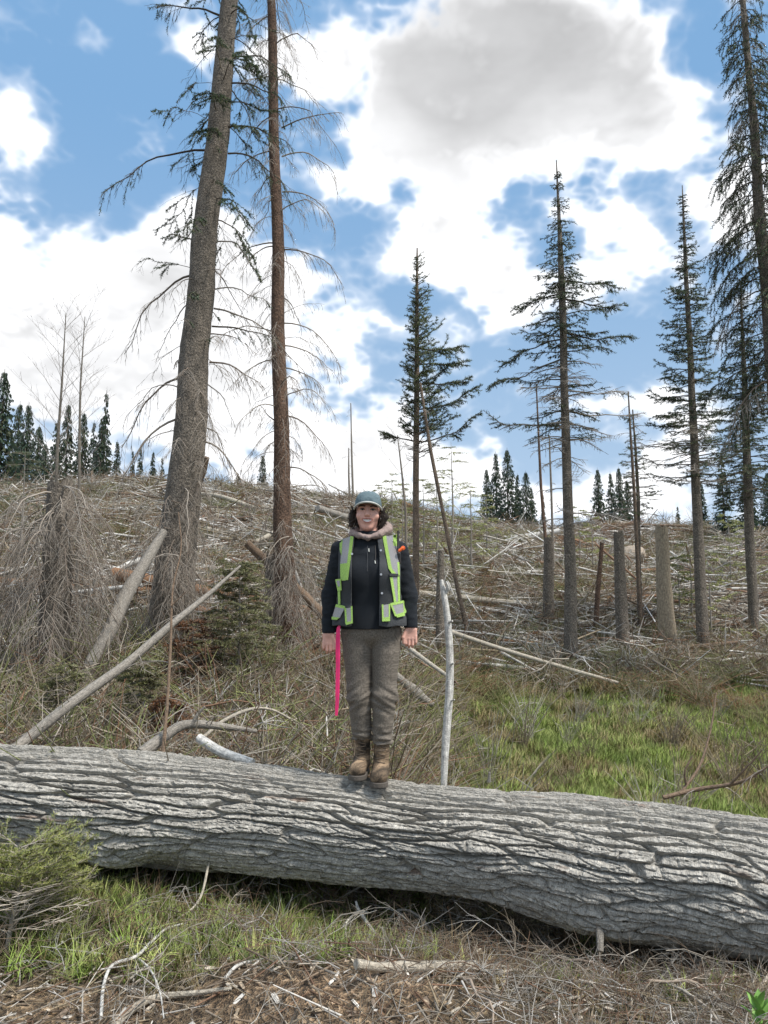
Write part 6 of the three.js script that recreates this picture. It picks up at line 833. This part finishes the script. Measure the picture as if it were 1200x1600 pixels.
    mesh('sole', netMesh((x, y, z) => { const yy = y - yo; const f = Math.min(cap(x, 0, z, [hx, 0, hz], [lerp(hx, tx, 0.5), 0, lerp(hz, tz, 0.5)], 0.040, 0.044), smin(cap(x, 0, z, [lerp(hx, tx, 0.5), 0, lerp(hz, tz, 0.5)], [lerp(hx, tx, 0.9), 0, lerp(hz, tz, 0.9)], 0.046, 0.052), 9, 0.01)); return smax(f, Math.abs(yy - 0.012) - 0.014, 0.004) - 0.002 * Math.max(0, Math.sin(x * 260) * Math.sin(z * 260)) * (yy < 0.012 ? 1 : 0); }, [ax - 0.11, -0.03 + yo, az - 0.12], [ax + 0.10, 0.05 + yo, az + 0.22], 0.005), mats.sole, boot);
    mesh('toe_cap_seam', tube([-1, -0.6, 0, 0.6, 1].map((t) => { const x = lerp(hx, tx, 0.72) + t * 0.045, z = lerp(hz, tz, 0.72) - 0.012 * t * t; let y = 0.14; while (bootF(x, y + yo, z) > 0.0005 && y > 0.03) y -= 0.002; return V(x, y + yo + 0.001, z); }), 0.002, 5), mats.lace, boot);
    for (let k = 0; k < 6; k++) { const h = 0.105 + k * 0.021, pts = [-1, -0.4, 0.3, 1].map((t) => { const x = lerp(lerp(hx, tx, 0.35), L[2][0], k / 6) + t * 0.026 * (k % 2 ? 1 : -1), y = h + 0.006 * t + yo * 0.5; let z = 0.3; while (bootF(x, y, z) > 0.0008 && z > -0.1) z -= 0.002; return V(x, y, z + 0.002); }); mesh('lace', tube(pts, 0.0034, 5), mats.lace, boot); }
  }
  // ---- the pink strip at the person's side, hanging from the closed hand
  { const q = [[530.5, 976], [528.5, 985], [528, 1010], [528, 1040], [527.5, 1070], [527, 1095], [525.5, 1118]], wd = [3, 6.5, 7.2, 7.0, 6.6, 6.2, 4.2], zz = [0.11, 0.108, 0.098, 0.09, 0.086, 0.084, 0.082], mb = new MB();
    const c = smoothPath(q.map(([x, y], k) => { const p = local(x, y, zz[k]); return V(p[0] + FOOT.x, p[1] + FOOT.y, p[2] + FOOT.z); }), 6), o = c[0].clone(), n = c.length;
    for (const th of [0.0012, -0.0012]) for (let k = 0; k < n; k++) { const f = k / (n - 1) * 6, j = Math.min(Math.floor(f + 1e-6), 5), w = lerp(wd[j], wd[j + 1], f - j) * 0.0037 / 2, tw = 0.35 * noise(k * 0.25, 3, 1) + 0.25; for (const s of [-1, 0, 1]) mb.v(c[k].x - o.x + Math.cos(tw) * w * s, c[k].y - o.y + 0.0015 * noise(k * 0.9, s * 2, 5), c[k].z - o.z + Math.sin(tw) * w * s + th - 0.0015 * Math.abs(s), 0, 0, Math.sign(th), s, k); }
    for (const off of [0, n * 3]) for (let k = 0; k < n - 1; k++) for (let s = 0; s < 2; s++) { const a = off + k * 3 + s; mb.i.push(a, a + 3, a + 1, a + 1, a + 3, a + 4); } for (let k = 0; k < n - 1; k++) for (const s of [0, 2]) { const a = k * 3 + s, b = a + n * 3; mb.i.push(a, a + 3, b, a + 3, b + 3, b); }
    const m = mesh('flagging_tape', mb.geo(true), std({ color: new THREE.Color(1.0, 0.045, 0.21), roughness: 0.45, side: THREE.DoubleSide })); m.position.copy(o); tag(m, 'bright neon pink tape hanging down beside the person\'s leg from the hand on the left', 'flagging tape'); }
}
renderer.render(scene, camera);
